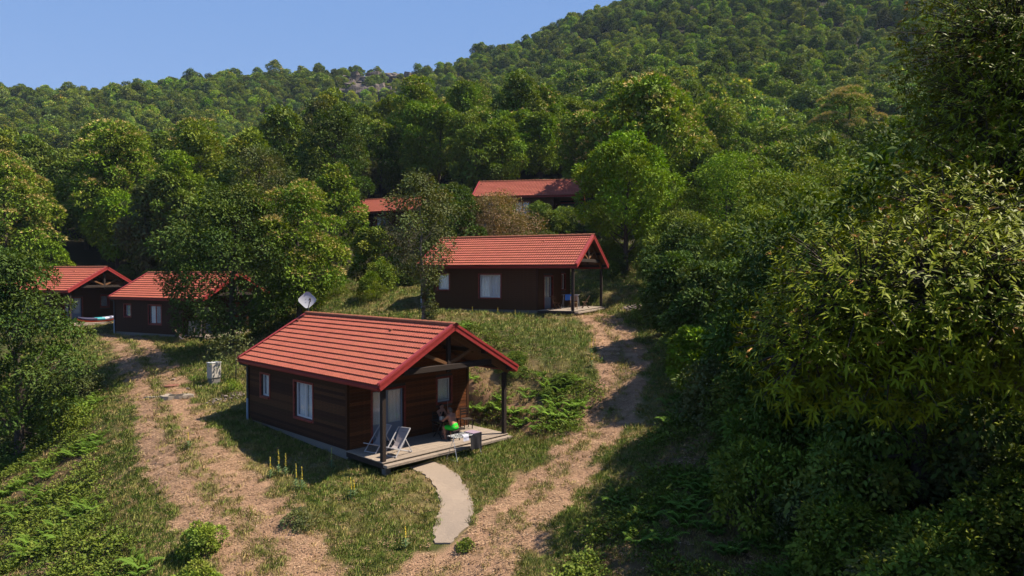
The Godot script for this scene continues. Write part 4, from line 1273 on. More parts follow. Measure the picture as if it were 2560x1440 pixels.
	for zn in zones:
		for i in zn[4]:
			var x := g.randf_range(zn[0], zn[1])
			var z := g.randf_range(zn[2], zn[3])
			var p := Vector2(x, z)
			if near_cabin(x, z, 2.5): continue
			if absf(line_dist(track_right, p)) < 2.6 or absf(line_dist(track_left, p)) < 3.0: continue
			if z > -27.5 and x < 3.2 - (z + 22.0) * 0.35: continue
			if x > -15 and x < 12.5 and z < -53 and x / -z < -0.205 and x / -z > -0.26: continue
			var s := g.randf_range(0.45, 1.15)
			plant(protos[g.randi() % 4], "undergrowth_bush", zn[5], "bush", on(x, z, -0.1), g.randf() * TAU, Vector3(s, s * g.randf_range(0.8, 1.3), s), zn[6])
	for i in 20:
		var q := Vector2(g.randf_range(-3.2, 2.8), 0)
		q.y = -36.6 + 0.62 * (q.x + 3.2) * 0.75 + g.randf_range(-1.3, 1.6)
		if near_cabin(q.x, q.y, 3.0): continue
		var k := g.randf_range(0.22, 0.42)
		plant(protos[0], "bank_bush", "low leafy scrub on the cut bank right of the nearest cabin", "bush", on(q.x, q.y, -0.1), g.randf() * TAU, Vector3(k * 1.3, k, k * 1.3), "scrub on the cut bank")
	for q in [[10.6, -15.6], [11.7, -15.9], [12.7, -16.8], [9.4, -15.2], [8.2, -16.6]]:
		plant(protos[1], "undergrowth_bush", "shaded bush at the foot of the foreground chestnut", "bush", on(q[0], q[1], -0.1), q[0], Vector3(1.0, 0.9, 1.0), "bushes under the foreground chestnut")
	for p in protos: p.free()

# ==================================================================== ground cover
func build_ground_cover() -> void:
	var g := RandomNumberGenerator.new(); g.seed = 515
	# a tuft of short grass, a bramble clump, a bracken clump
	var tufts: Array[ArrayMesh] = []
	for k in 3:
		var L := Leaves.new()
		for i in 16:
			var a := g.randf() * TAU
			var lean := g.randf_range(0.15, 0.9)
			var ax := Vector3(cos(a) * lean, 1.0, sin(a) * lean).normalized()
			var k2 := g.randf_range(0.75, 1.25)
			L.leaf(Vector3(g.randf_range(-0.09, 0.09), -0.01, g.randf_range(-0.09, 0.09)), ax, Vector3(-sin(a), 0.15, cos(a)), Vector3.UP * 3.0, g.randf_range(0.06, 0.15) * [1.0, 1.35, 0.8][k], 0.014, 0.1, Color(k2, k2, k2))
		tufts.append(L.mesh())
	var clumps: Array[ArrayMesh] = []
	for k in 3:
		var L := Leaves.new()
		for i in 46:
			var d := Vector3(g.randfn(), absf(g.randfn()) * 0.8 + 0.15, g.randfn()).normalized()
			var p := d * Vector3(0.34, 0.26, 0.34) * g.randf_range(0.55, 1.1)
			var k2 := g.randf_range(0.6, 1.3)
			L.leaf(p, (d + Vector3(g.randf_range(-0.8, 0.8), -0.1, g.randf_range(-0.8, 0.8))).normalized(), Vector3(g.randf_range(-0.6, 0.6), 1, g.randf_range(-0.6, 0.6)), d, g.randf_range(0.07, 0.13), g.randf_range(0.045, 0.075), 0.15, Color(k2, k2, k2 * g.randf_range(0.7, 1.1)))
		clumps.append(L.mesh())
	var ferns: Array[ArrayMesh] = []
	for k in 2:
		var L := Leaves.new()
		for f in 7:
			var a := TAU * f / 7 + g.randf_range(-0.3, 0.3)
			var ln := g.randf_range(0.55, 0.9)
			var dirn := Vector3(cos(a), 0, sin(a))
			for i in 13:
				var t := 0.2 + 0.8 * i / 12.0
				var p := dirn * ln * t * 0.85 + Vector3(0, ln * (1.35 * t - 0.85 * t * t), 0)
				var w := 0.27 * (1.05 - t) + 0.02
				for s in [-1.0, 1.0]:
					var sd: Vector3 = Vector3(-sin(a), 0.05, cos(a)) * s
					L.leaf(p, (sd + dirn * 0.45).normalized(), Vector3.UP, Vector3.UP, w, 0.05, 0.25, Color(1, 1, 1) * g.randf_range(0.85, 1.15))
		ferns.append(L.mesh())
	var litter := Leaves.new()
	for i in 22:
		var a := g.randf() * TAU
		var k2 := g.randf_range(0.55, 1.25)
		litter.leaf(Vector3(g.randf_range(-0.14, 0.14), g.randf_range(0.004, 0.02), g.randf_range(-0.14, 0.14)), Vector3(cos(a), g.randf_range(-0.05, 0.25), sin(a)).normalized(), Vector3(0.2 * sin(a), 1, 0.2 * cos(a)), Vector3.UP, g.randf_range(0.04, 0.13), g.randf_range(0.008, 0.022), 0.0, Color(k2, k2, k2))
	var pebble := MB.new()
	boulder(pebble, Vector3.ZERO, Vector3(0.03, 0.018, 0.024), g, 2)
	var lx: Array = []
	var lt: Array = []
	var px_: Array = []
	var pt: Array = []
	var gx_: Array = [[], [], []]
	var gt: Array = [[], [], []]
	var dx_: Array = []
	var dt: Array = []
	var bx: Array = [[], [], []]
	var bt: Array = [[], [], []]
	var fx: Array = [[], []]
	var ft: Array = [[], []]
	var z := -13.5
	while z > -66.0:
		var step := lerpf(0.115, 0.26, sst(-18, -50, z))
		var x := maxf(z * 0.95, -40.0)
		var xe := minf(-z * 0.62, 20.0)
		while x < xe:
			x += step
			var px := x + g.randf_range(-0.5, 0.5) * step
			var pz := z + g.randf_range(-0.5, 0.5) * step
			var roll := g.randf()
			var cv := cover(px, pz)
			var l := cabin_local(0, px, pz)
			if l.x > -11.3 and l.x < 0.2 and absf(l.y) < 3.4: continue
			l = cabin_local(1, px, pz)
			if l.x > -11.3 and l.x < 0.2 and absf(l.y) < 3.4: continue
			if pz < -19.5 and pz > -28 and px > -5 and px < 0 and absf(line_dist(path_line, Vector2(px, pz))) < 0.50: continue
			var y := H(px, pz)
			var big := step / 0.115
			var t := Transform3D(Basis.from_euler(Vector3(g.randf_range(-0.25, 0.25), g.randf() * TAU, g.randf_range(-0.25, 0.25))).scaled(Vector3.ONE * g.randf_range(0.7, 1.3) * pow(big, 0.7)), Vector3(px, y, pz))
			var dens := cv.y * (1.0 - 0.45 * cv.z)
			if roll < dens * 0.85:
				var k := g.randi() % 3
				gx_[k].append(t)
				var dry := clampf(0.84 - cv.y * 0.62 + g.randf_range(-0.3, 0.35), 0, 1)
				var c := Vector3(0.115, 0.185, 0.024).lerp(Vector3(0.40, 0.30, 0.12), dry) * g.randf_range(0.75, 1.2)
				gt[k].append(Color(c.x, c.y, c.z))
			elif roll < dens * 0.85 + 0.16 * (1.0 - cv.x * 0.75):
				dx_.append(Transform3D(t.basis * 0.85, t.origin))
				var c := Vector3(0.40, 0.28, 0.13) * g.randf_range(0.7, 1.15)
				dt.append(Color(c.x, c.y, c.z))
			if g.randf() < 0.10 + 0.58 * cv.x * (1.0 - cv.y):
				lx.append(Transform3D(Basis(Vector3.UP, g.randf() * TAU).scaled(Vector3.ONE * g.randf_range(0.7, 1.3) * pow(big, 0.7)), Vector3(px, y, pz)))
				var c := Vector3(0.23, 0.14, 0.085).lerp(Vector3(0.58, 0.385, 0.24), g.randf() * g.randf() + 0.35 * g.randf())
				lt.append(Color(c.x, c.y, c.z))
			if g.randf() < 0.02 + 0.05 * cv.x:
				px_.append(Transform3D(Basis.from_euler(Vector3(g.randf(), g.randf() * TAU, g.randf())).scaled(Vector3.ONE * g.randf_range(0.5, 1.7)), Vector3(px, y + 0.006, pz)))
				var c := Vector3(0.40, 0.30, 0.22) * g.randf_range(0.6, 1.3)
				pt.append(Color(c.x, c.y, c.z))
			if cv.z > 0.25 and g.randf() < cv.z * 0.22 * big * big:
				var nz := noise_a.get_noise_2d(px * 1.6 + 200, pz * 1.6)
				if nz > -0.16:
					var k := g.randi() % 3
					bx[k].append(Transform3D(Basis(Vector3.UP, g.randf() * TAU).scaled(Vector3.ONE * g.randf_range(0.5, 1.35)), Vector3(px, y, pz)))
					var c := Vector3(0.075, 0.115, 0.021).lerp(Vector3(0.16, 0.20, 0.035), g.randf()) * g.randf_range(0.8, 1.15)
					bt[k].append(Color(c.x, c.y, c.z))
			var nf := noise_a.get_noise_2d(px + 77, pz - 31)
			if cv.z > 0.3 and nf > 0.08 and g.randf() < 0.035 * big * big:
				var k := g.randi() % 2
				fx[k].append(Transform3D(Basis.from_euler(Vector3(g.randf_range(-0.2, 0.2), g.randf() * TAU, 0)).scaled(Vector3.ONE * g.randf_range(0.45, 0.95)), Vector3(px, y, pz)))
				var c := Vector3(0.085, 0.15, 0.025).lerp(Vector3(0.14, 0.23, 0.03), g.randf())
				ft[k].append(Color(c.x, c.y, c.z))
		z -= step
	for k in 3: tag(copies("grass", tufts[k], M.grass, gx_[k], gt[k], self), "short mixed green and straw grass growing over the yard", "grass")
	tag(copies("dry_grass", tufts[0], M.grass, dx_, dt, self), "dry straw-coloured grass scattered over the bare earth", "grass")
	tag(copies("straw_litter", litter.mesh(), M.grass, lx, lt, self), "dry straw litter lying flat over the bare earth and tracks", "straw")
	tag(copies("pebbles", pebble.mesh(), M.pebble, px_, pt, self), "small pale pebbles scattered over the tracks", "pebbles")
	for k in 3: tag(copies("brambles", clumps[k], M.leaf, bx[k], bt[k], self), "low leafy brambles covering the banks", "brambles")
	for k in 2: tag(copies("bracken", ferns[k], M.leaf, fx[k], ft[k], self), "bracken fronds growing on the banks and in the shade", "bracken")

# ==================================================================== people
# One smooth skin over a skeleton: tapered capsules joined by a soft union, meshed with surface nets.
func skin_mesh(bones: Array, cell: float, soft: float, into: MB) -> void:
	var lo := Vector3.ONE * 1e9
	var hi := -lo
	for b in bones:
		for e in 2:
			var p: Vector3 = b[e * 2]
			var r: float = b[e * 2 + 1]
			lo = lo.min(p - Vector3.ONE * (r + cell * 4)); hi = hi.max(p + Vector3.ONE * (r + cell * 4))
	var nx := int((hi.x - lo.x) / cell) + 2
	var ny := int((hi.y - lo.y) / cell) + 2
	var nz := int((hi.z - lo.z) / cell) + 2
	var f := PackedFloat32Array(); f.resize(nx * ny * nz)
	for b in bones:
		var p: Vector3 = b[0]
		var q: Vector3 = b[2]
		var r0: float = b[1]
		var r1: float = b[3]
		var m := maxf(r0, r1) + cell * 3.0
		var a := (p.min(q) - Vector3.ONE * m - lo) / cell
		var z := (p.max(q) + Vector3.ONE * m - lo) / cell
		var pq := q - p
		var l2 := maxf(pq.length_squared(), 1e-8)
		for k in range(maxi(0, int(a.z)), mini(nz - 1, int(z.z) + 1) + 1):
			for j in range(maxi(0, int(a.y)), mini(ny - 1, int(z.y) + 1) + 1):
				for i in range(maxi(0, int(a.x)), mini(nx - 1, int(z.x) + 1) + 1):
					var w := lo + Vector3(i, j, k) * cell
					var t := clampf((w - p).dot(pq) / l2, 0.0, 1.0)
					var d := (w - p - pq * t).length() - lerpf(r0, r1, t)
					if d < m: f[(k * ny + j) * nx + i] += exp(-d / soft)
	# a value above 1 is inside
	var vid := {}
	var grad := func(id: int) -> Vector3:
		return Vector3(log(f[id - 1] + 1e-9) - log(f[id + 1] + 1e-9), log(f[id - nx] + 1e-9) - log(f[id + nx] + 1e-9), log(f[id - nx * ny] + 1e-9) - log(f[id + nx * ny] + 1e-9))
	var offs := [0, 1, nx, nx + 1, nx * ny, nx * ny + 1, nx * ny + nx, nx * ny + nx + 1]
	for k in range(1, nz - 2):
		for j in range(1, ny - 2):
			for i in range(1, nx - 2):
				var id := (k * ny + j) * nx + i
				var inside := 0
				for o in offs:
					if f[id + o] > 1.0: inside += 1
				if inside == 0 or inside == 8: continue
				var s := Vector3.ZERO
				var cnt := 0
				for c in 8:
					for ax in 3:
						if c & (1 << ax): continue
						var c2 := c | (1 << ax)
						var v0 := f[id + offs[c]]
						var v1 := f[id + offs[c2]]
						if (v0 > 1.0) == (v1 > 1.0): continue
						var g0 := log(v0 + 1e-9)
						var g1 := log(v1 + 1e-9)
						var t := g0 / (g0 - g1)
						var p := Vector3(c & 1, (c >> 1) & 1, (c >> 2) & 1)
						p[ax] = t
						s += p; cnt += 1
				vid[id] = into.v.size()
				into.v.append(lo + (Vector3(i, j, k) + s / cnt) * cell)
				var gr: Vector3 = grad.call(id)
				into.n.append(gr.normalized() if gr.length() > 1e-6 else Vector3.UP)
	var st := [1, nx, nx * ny]
	for id in vid:
		for ax in 3:
			var in0: bool = f[id] > 1.0
			if in0 == (f[id + st[ax]] > 1.0): continue
			var u: int = st[(ax + 1) % 3]
			var w: int = st[(ax + 2) % 3]
			if not (vid.has(id - u) and vid.has(id - w) and vid.has(id - u - w)): continue
			var a: int = vid[id]
			var b: int = vid[id - u]
			var c: int = vid[id - u - w]
			var d: int = vid[id - w]
			if in0:
				for e in [a, c, b, a, d, c]: into.ix.append(e)
			else:
				for e in [a, b, c, a, c, d]: into.ix.append(e)

func hand_bones(wrist: Vector3, fwd: Vector3, palm: Vector3, left: bool, curl: float) -> Array:
	var out := []
	var side := fwd.cross(palm).normalized() * (1.0 if left else -1.0)    # towards the thumb
	var up := -palm
	out.append([wrist, 0.026, wrist + fwd * 0.03, 0.028])
	for i in 4:
		var s: float = [0.030, 0.010, -0.011, -0.030][i]
		var k := wrist + fwd * 0.085 + side * s + up * 0.004
		out.append([wrist + fwd * 0.025 + side * s * 0.6, 0.017, k, 0.014])
		var ln: float = [0.068, 0.078, 0.072, 0.056][i]
		var d1 := (fwd - up * curl * 0.6).normalized()
		var d2 := (fwd - up * curl * 1.6).normalized()
		var m := k + d1 * ln * 0.5
		out.append([k, 0.0095, m, 0.009]); out.append([m, 0.009, m + d2 * ln * 0.5, 0.008])
	var t0 := wrist + fwd * 0.03 + side * 0.028
	var t1 := t0 + (fwd * 0.7 + side * 0.7 - up * 0.2).normalized() * 0.04
	out.append([t0, 0.015, t1, 0.012]); out.append([t1, 0.011, t1 + (fwd * 0.9 + side * 0.2 - up * 0.3).normalized() * 0.035, 0.009])
	return out

func head_bones(c: Vector3, fwd: Vector3, up: Vector3) -> Array:
	var sd := up.cross(fwd).normalized()
	return [[c + up * 0.02 - fwd * 0.025, 0.088, c + up * 0.035 + fwd * 0.02, 0.082], [c - up * 0.03 + fwd * 0.03, 0.066, c - up * 0.085 + fwd * 0.055, 0.042], [c + up * 0.0 + fwd * 0.092, 0.011, c - up * 0.03 + fwd * 0.108, 0.014],
		[c + sd * 0.083 - up * 0.015, 0.016, c + sd * 0.088 + up * 0.022, 0.017], [c - sd * 0.083 - up * 0.015, 0.016, c - sd * 0.088 + up * 0.022, 0.017], [c - up * 0.052 + fwd * 0.086, 0.013, c - up * 0.054 + fwd * 0.088, 0.013], [c + sd * 0.03 + up * 0.022 + fwd * 0.08, 0.014, c - sd * 0.03 + up * 0.022 + fwd * 0.08, 0.014]]

func person(label: String, pos: Vector3, turn: float, pose: Dictionary, skin: Material) -> Node3D:
	var r := thing("person", label, "person", pos, turn)
	var b := []
	var pel: Vector3 = pose.pelvis
	var ch: Vector3 = pose.chest
	var nk: Vector3 = pose.neck
	var hd: Vector3 = pose.head
	var k: float = pose.get("build", 1.0)
	b.append([pel + Vector3(0.07, 0, 0), 0.115 * k, pel - Vector3(0.07, 0, 0), 0.115 * k])
	b.append([pel + Vector3(0.05, 0.05, 0), 0.115 * k, ch + Vector3(0.075, -0.04, 0), 0.115 * k]); b.append([pel + Vector3(-0.05, 0.05, 0), 0.115 * k, ch + Vector3(-0.075, -0.04, 0), 0.115 * k])
	b.append([ch + Vector3(0.09, 0.05, 0), 0.095 * k, ch + Vector3(-0.09, 0.05, 0), 0.095 * k])
	b.append([ch, 0.09 * k, nk, 0.062 * k]); b.append([nk, 0.058, hd - Vector3(0, 0.05, 0.01), 0.052])
	for i in 2:
		var s := 1.0 if i == 0 else -1.0
		var sh: Vector3 = pose.shoulder * Vector3(s, 1, 1)
		var el: Vector3 = pose.elbow[i]
		var wr: Vector3 = pose.wrist[i]
		b.append([nk + Vector3(s * 0.05, -0.02, 0), 0.055 * k, sh, 0.062 * k])
		b.append([sh, 0.058 * k, el, 0.042 * k]); b.append([el, 0.042 * k, wr, 0.027 * k])
		var hip: Vector3 = pel + Vector3(s * 0.09, -0.01, 0.02)
		var kn: Vector3 = pose.knee[i]
		var an: Vector3 = pose.ankle[i]
		b.append([hip, 0.095 * k, kn, 0.058 * k]); b.append([kn, 0.056 * k, kn.lerp(an, 0.4), 0.054 * k]); b.append([kn.lerp(an, 0.4), 0.052 * k, an, 0.034])
		b.append([an + Vector3(0, -0.03, -0.03), 0.034, an + Vector3(s * 0.02, -0.045, 0.17), 0.024])
	var m := MB.new()
	skin_mesh(b, 0.018, 0.016, m)
	skin_mesh(head_bones(hd, pose.look, pose.get("crown_up", Vector3.UP)), 0.0075, 0.007, m)
	for i in 2: skin_mesh(hand_bones(pose.wrist[i], pose.hand_dir[i], pose.palm[i], i == 0, pose.curl), 0.0055, 0.004, m)
	part("body", m, skin, r)
	var e := MB.new()
	var sd: Vector3 = Vector3.UP.cross(pose.look).normalized()
	for s in [-1.0, 1.0]:
		var c: Vector3 = hd + sd * 0.031 * s + pose.look * 0.086 + Vector3(0, 0.008, 0)
		skin_mesh([[c, 0.010, c + pose.look * 0.002, 0.010]], 0.005, 0.003, e)
	part("eyes", e, M.hair, r)
	return r

func build_yard_things() -> void:
	# ---- satellite dish on the rear end of the nearest ridge
	var r := thing("satellite_dish", "square grey satellite dish turned on its corner on the nearest roof's rear ridge", "satellite dish", at(0, -11.25, 5.0, 0.0), 0.0)
	var b := MB.new()
	b.tube([Vector3(0, -0.05, 0), Vector3(0, 0.62, 0)], [0.03, 0.03])
	part("mast", b, M.dark_pipe, r)
	var fz := Vector3(0.20, 0.30, 1.0).normalized()
	var fx := Vector3.UP.cross(fz).normalized()
	var fy := fz.cross(fx)
	var t := Transform3D(Basis(fx, fy, fz) * Basis(Vector3(0, 0, 1), PI / 4), Vector3(-0.02, 0.72, 0.10))
	b = MB.new()
	var nn := 12
	var grid: Array = []
	for i in nn + 1:
		var row: Array[Vector3] = []
		for j in nn + 1:
			var u := lerpf(-1, 1, float(i) / nn)
			var v := lerpf(-1, 1, float(j) / nn)
			# rounded corners
			var k := 1.0 - 0.085 * pow(absf(u * v), 5.0) * 2.0
			row.append(Vector3(u * 0.37 * k, v * 0.37 * k, 0.10 * (u * u + v * v) * 0.5))
		grid.append(row)
	for i in nn:
		for j in nn:
			var q: Array = [grid[i][j], grid[i + 1][j], grid[i + 1][j + 1], grid[i][j + 1]]
			b.quad(t * q[0], t * q[3], t * q[2], t * q[1])
			var d := Vector3(0, 0, -0.012)
			b.quad(t * (q[0] + d), t * (q[1] + d), t * (q[2] + d), t * (q[3] + d))
	for e in 4:
		for i in nn:
			var p: Vector3 = [grid[i][0], grid[nn][i], grid[nn - i][nn], grid[0][nn - i]][e]
			var q: Vector3 = [grid[i + 1][0], grid[nn][i + 1], grid[nn - i - 1][nn], grid[0][nn - i - 1]][e]
			b.quad(t * p, t * q, t * (q - Vector3(0, 0, 0.012)), t * (p - Vector3(0, 0, 0.012)))
	var dish := part("reflector", b, M.dish, r)
	b = MB.new()
	for q in [Vector2(-0.1, -0.02), Vector2(0.02, 0.1), Vector2(0.02, -0.14), Vector2(0.14, -0.02)]: b.box(Vector3(q.x - 0.012, q.y - 0.012, 0.0), Vector3(q.x + 0.012, q.y + 0.012, 0.03), t)
	part("bolts", b, M.white_frame, dish)
	b = MB.new()
	b.bar(t * Vector3(-0.26, -0.34, 0.06), t * Vector3(0.10, -0.16, 0.46), 0.03, 0.04)
	part("feed_arm", b, M.dark_pipe, r)
	b = MB.new()
	b.tube([t * Vector3(0.06, -0.18, 0.42), t * Vector3(0.11, -0.13, 0.50)], [0.045, 0.055], 8)
	b.tube([t * Vector3(0.05, -0.19, 0.40), t * Vector3(0.02, -0.24, 0.34)], [0.03, 0.03], 8)
	part("feed_horn", b, M.iron, r)
	b = MB.new()
	b.box(Vector3(-0.05, 0.56, -0.06), Vector3(0.05, 0.74, 0.09))
	part("bracket", b, M.iron, r)
	# ---- utility cabinet
	r = thing("utility_cabinet", "tall light grey utility cabinet on a concrete foot beside the left track", "cabinet", on(-17.35, -40.1), 0.98)
	b = MB.new(); b.box(Vector3(-0.28, -0.2, -0.2), Vector3(0.28, 0.36, 0.2), Transform3D.IDENTITY, 0.01)
	part("pedestal", b, M.plinth, r)
	b = MB.new(); b.box(Vector3(-0.31, 0.362, -0.23), Vector3(0.31, 1.24, 0.23), Transform3D.IDENTITY, 0.012)
	part("housing", b, M.cabinet, r)
	b = MB.new(); b.box(Vector3(-0.335, 1.242, -0.255), Vector3(0.335, 1.285, 0.255), Transform3D.IDENTITY, 0.012)
	part("lid", b, M.sash, r)
	b = MB.new(); b.box(Vector3(-0.28, 0.40, 0.232), Vector3(0.28, 1.20, 0.244), Transform3D.IDENTITY, 0.003)
	var dr := part("door", b, M.cabinet, r)
	b = MB.new(); b.box(Vector3(0.2, 0.74, 0.246), Vector3(0.23, 0.86, 0.262)); part("latch", b, M.iron, dr)
	# ---- drain grate in its broken concrete collar, and a rusty cover plate
	var g := RandomNumberGenerator.new(); g.seed = 88
	var c := on(-18.35, -37.6)
	r = thing("drain_grate", "black iron drain grate in a broken pale concrete collar on the left track", "drain", c, 0.25)
	b = MB.new()
	var ring := 20
	for i in ring:
		var a0 := TAU * i / ring
		var a1 := TAU * (i + 1) / ring
		var o := func(a: float, s: float) -> Vector3:
			var k := 1.0 + 0.16 * sin(a * 3.0 + 1.0) + 0.08 * sin(a * 7.0)
			var sx := clampf(cos(a) * 1.5, -1, 1)
			var sz := clampf(sin(a) * 1.5, -1, 1)
			return Vector3(sx * 0.36, 0.05, sz * 0.26) if s == 0.0 else Vector3(cos(a) * 0.78 * k, s, sin(a) * 0.52 * k)
		var up := Vector3(0, 0.02 * sin(a0 * 4), 0)
		b.face_out([o.call(a0, 0.0), o.call(a1, 0.0), o.call(a1, 0.075), o.call(a0, 0.075)], Vector3(0, -1, 0))
		b.face_out([o.call(a0, 0.075), o.call(a1, 0.075), o.call(a1, 0.075) * Vector3(1.05, 1, 1.05) - Vector3(0, 0.2, 0), o.call(a0, 0.075) * Vector3(1.05, 1, 1.05) - Vector3(0, 0.2, 0)], Vector3.ZERO)
	part("collar", b, M.pale_concrete, r)
	for i in 12:
		b = MB.new()
		b.box(Vector3(-0.34 + i * 0.06, 0.035, -0.24), Vector3(-0.34 + i * 0.06 + 0.028, 0.07, 0.24))
		part("bar", b, M.iron, r)
	b = MB.new(); b.box(Vector3(-0.36, 0.012, -0.26), Vector3(0.36, 0.02, 0.26)); part("pit", b, M.hair, r)
	b = MB.new(); b.box(Vector3(-0.35, 0.03, -0.015), Vector3(0.35, 0.068, 0.015), Transform3D.IDENTITY); part("cross_bar", b, M.iron, r)
	tag(part("kerb_fragment", rock_one(g, Vector3(0.75, 0.07, 0.13)), M.pale_concrete, self), "long pale concrete fragment lying left of the drain grate", "concrete").position = on(-19.6, -37.7, 0.02)
	tag(part("cover_plate", plate(), M.rust, self), "rust-red square cover plate on the left track near the cabinet", "cover").position = on(-19.7, -40.2, 0.02)
	# ---- mullein spikes
	var mp := [[-8.85, -26.0, 0.95], [-9.05, -25.7, 0.8], [-8.55, -25.9, 0.85], [-7.75, -24.6, 0.9], [-7.5, -24.5, 0.8], [-5.6, -23.8, 0.75], [-5.5, -23.9, 0.6], [-3.2, -20.6, 0.65], [4.25, -36.9, 0.9], [4.5, -37.4, 0.7], [4.1, -35.4, 0.7], [3.1, -39.8, 0.8], [0.2, -42.6, 0.6], [-2.5, -43.3, 0.6], [-0.9, -43.6, 0.55], [-13.8, -29.3, 0.7], [-7.0, -26.6, 0.8]]
	for i in mp.size():
		var q: Array = mp[i]
		var lb := "yellow-flowered mullein spike standing in the grass"
		r = thing("mullein_plant", lb, "plant", on(q[0], q[1]), g.randf() * TAU, "yellow mullein spikes in the grass")
		b = MB.new(); b.tube([Vector3(0, 0, 0), Vector3(0.01, q[2] * 0.5, 0), Vector3(0.02, q[2], 0.01)], [0.014, 0.011, 0.006], 5)
		part("stem", b, M.green_sling, r)
		var L := Leaves.new()
		for j in 14:
			var a := j * 2.4
			L.leaf(Vector3(0, 0.03 + 0.02 * j, 0), Vector3(cos(a), 0.5, sin(a)).normalized(), Vector3.UP, Vector3.UP, 0.22 - j * 0.008, 0.07, 0.2, Color(0.14, 0.19, 0.09))
		put("leaves", L.mesh(), M.leaf, r)
		L = Leaves.new()
		for j in 64:
			var tt := g.randf()
			var a := g.randf() * TAU
			L.leaf(Vector3(0.01, q[2] * (0.42 + 0.58 * tt), 0), Vector3(cos(a), 0.4, sin(a)).normalized(), Vector3.UP, Vector3.UP, 0.045 * (1.2 - tt * 0.7), 0.042, 0.0, Color(0.62, 0.46, 0.05))
		put("flowers", L.mesh(), M.blossom, r)
	# ---- stone heaps
	stone_heap("stone_heap", "heap of flat brown stones on the lawn edge right of the upper cabin's deck", on(8.35, -46.6), 1.15, 0.45, 60, 1.0, g)
	stone_heap("stone_heap", "scatter of broken slabs on the bank behind the nearest cabin's rear corner", on(-15.2, -36.7), 1.0, 0.12, 46, 0.62, g)
	for q in [[-12.2, -43.4], [-18.3, -38.9], [-11.9, -47.5], [-17.9, -39.4], [-20.4, -41.5]]:
		var s := part("stone", rock_one(g, Vector3(0.16, 0.10, 0.13)), M.stone3, self)
		s.position = on(q[0], q[1], 0.02)
		tag(s, "loose pale stone lying on the bare ground by the left track" if q[0] < -17 else "loose pale stone on the slope behind the nearest roof", "stone", "loose stones")

func rock_one(g: RandomNumberGenerator, s: Vector3) -> MB:
	var b := MB.new()
	boulder(b, Vector3.ZERO, s, g, 3)
	return b

func plate() -> MB:
	var b := MB.new()
	b.box(Vector3(-0.5, -0.05, -0.34), Vector3(0.5, 0.03, 0.34), Transform3D(Basis(Vector3.UP, 0.2), Vector3.ZERO), 0.01)
	return b

func stone_heap(called: String, label: String, c: Vector3, rad: float, high: float, n: int, size: float, g: RandomNumberGenerator) -> void:
	var r := thing(called, label, "stones", c)
	for i in n:
		var a := g.randf() * TAU
		var f := sqrt(g.randf())
		var p := Vector3(cos(a) * rad * f, 0, sin(a) * rad * 0.75 * f)
		p.y = H(c.x + p.x, c.z + p.z) - c.y + high * (1.0 - f) * g.randf_range(0.4, 1.0) + 0.03
		var b := MB.new()
		boulder(b, Vector3.ZERO, Vector3(g.randf_range(0.14, 0.30), g.randf_range(0.04, 0.09), g.randf_range(0.10, 0.22)) * size, g, 3)
		var o := part("stone", b, M["stone%d" % g.randi_range(0, 3)], r)
		o.position = p; o.rotation = Vector3(g.randf_range(-0.5, 0.5), g.randf() * TAU, g.randf_range(-0.5, 0.5))

# ---- furniture; each is built about its own foot with the sitter facing +z
func deck_chair(label: String, pos: Vector3, turn: float, frame: Material, cloth: Material) -> Node3D:
	var r := thing("deck_chair", label, "deck chair", pos, turn)
	for s in [-1.0, 1.0]:
		var b := MB.new(); b.bar(Vector3(s * 0.29, 0.03, 0.42), Vector3(s * 0.29, 0.98, -0.52), 0.03, 0.045, Vector3.UP, 0.004); part("back_rail", b, frame, r)
		b = MB.new(); b.bar(Vector3(s * 0.255, 0.025, -0.62), Vector3(s * 0.255, 0.40, 0.50), 0.03, 0.045, Vector3.UP, 0.004); part("seat_rail", b, frame, r)
		b = MB.new(); b.bar(Vector3(s * 0.32, 0.62, -0.18), Vector3(s * 0.32, 0.03, -0.60), 0.02, 0.035, Vector3.UP, 0.004); part("prop", b, frame, r)
	for q in [[0.98, -0.52, 0.29], [0.40, 0.50, 0.27], [0.05, 0.40, 0.29], [0.05, -0.60, 0.32]]:
		var b := MB.new(); b.tube([Vector3(-q[2], q[0], q[1]), Vector3(q[2], q[0], q[1])], [0.017, 0.017], 6); part("cross_bar", b, frame, r)
	var b := MB.new()
	var prof := [Vector2(0.41, 0.515), Vector2(0.36, 0.36), Vector2(0.29, 0.17), Vector2(0.27, 0.02), Vector2(0.33, -0.12), Vector2(0.47, -0.24), Vector2(0.66, -0.35), Vector2(0.84, -0.45), Vector2(0.995, -0.535)]
	for i in prof.size() - 1:
		for k in 4:
			var x0 := -0.235 + 0.47 * k / 4
			var x1 := -0.235 + 0.47 * (k + 1) / 4
			var sag := func(x: float) -> float: return -0.03 * (1.0 - pow(x / 0.235, 2)) * sin(PI * (i + 0.5) / 8.0)
			var p: Vector2 = prof[i]
			var q: Vector2 = prof[i + 1]
			b.quad(Vector3(x0, p.x + sag.call(x0), p.y), Vector3(x0, q.x + sag.call(x0), q.y), Vector3(x1, q.x + sag.call(x1), q.y), Vector3(x1, p.x + sag.call(x1), p.y))
	part("sling", b, cloth, r)
	return r

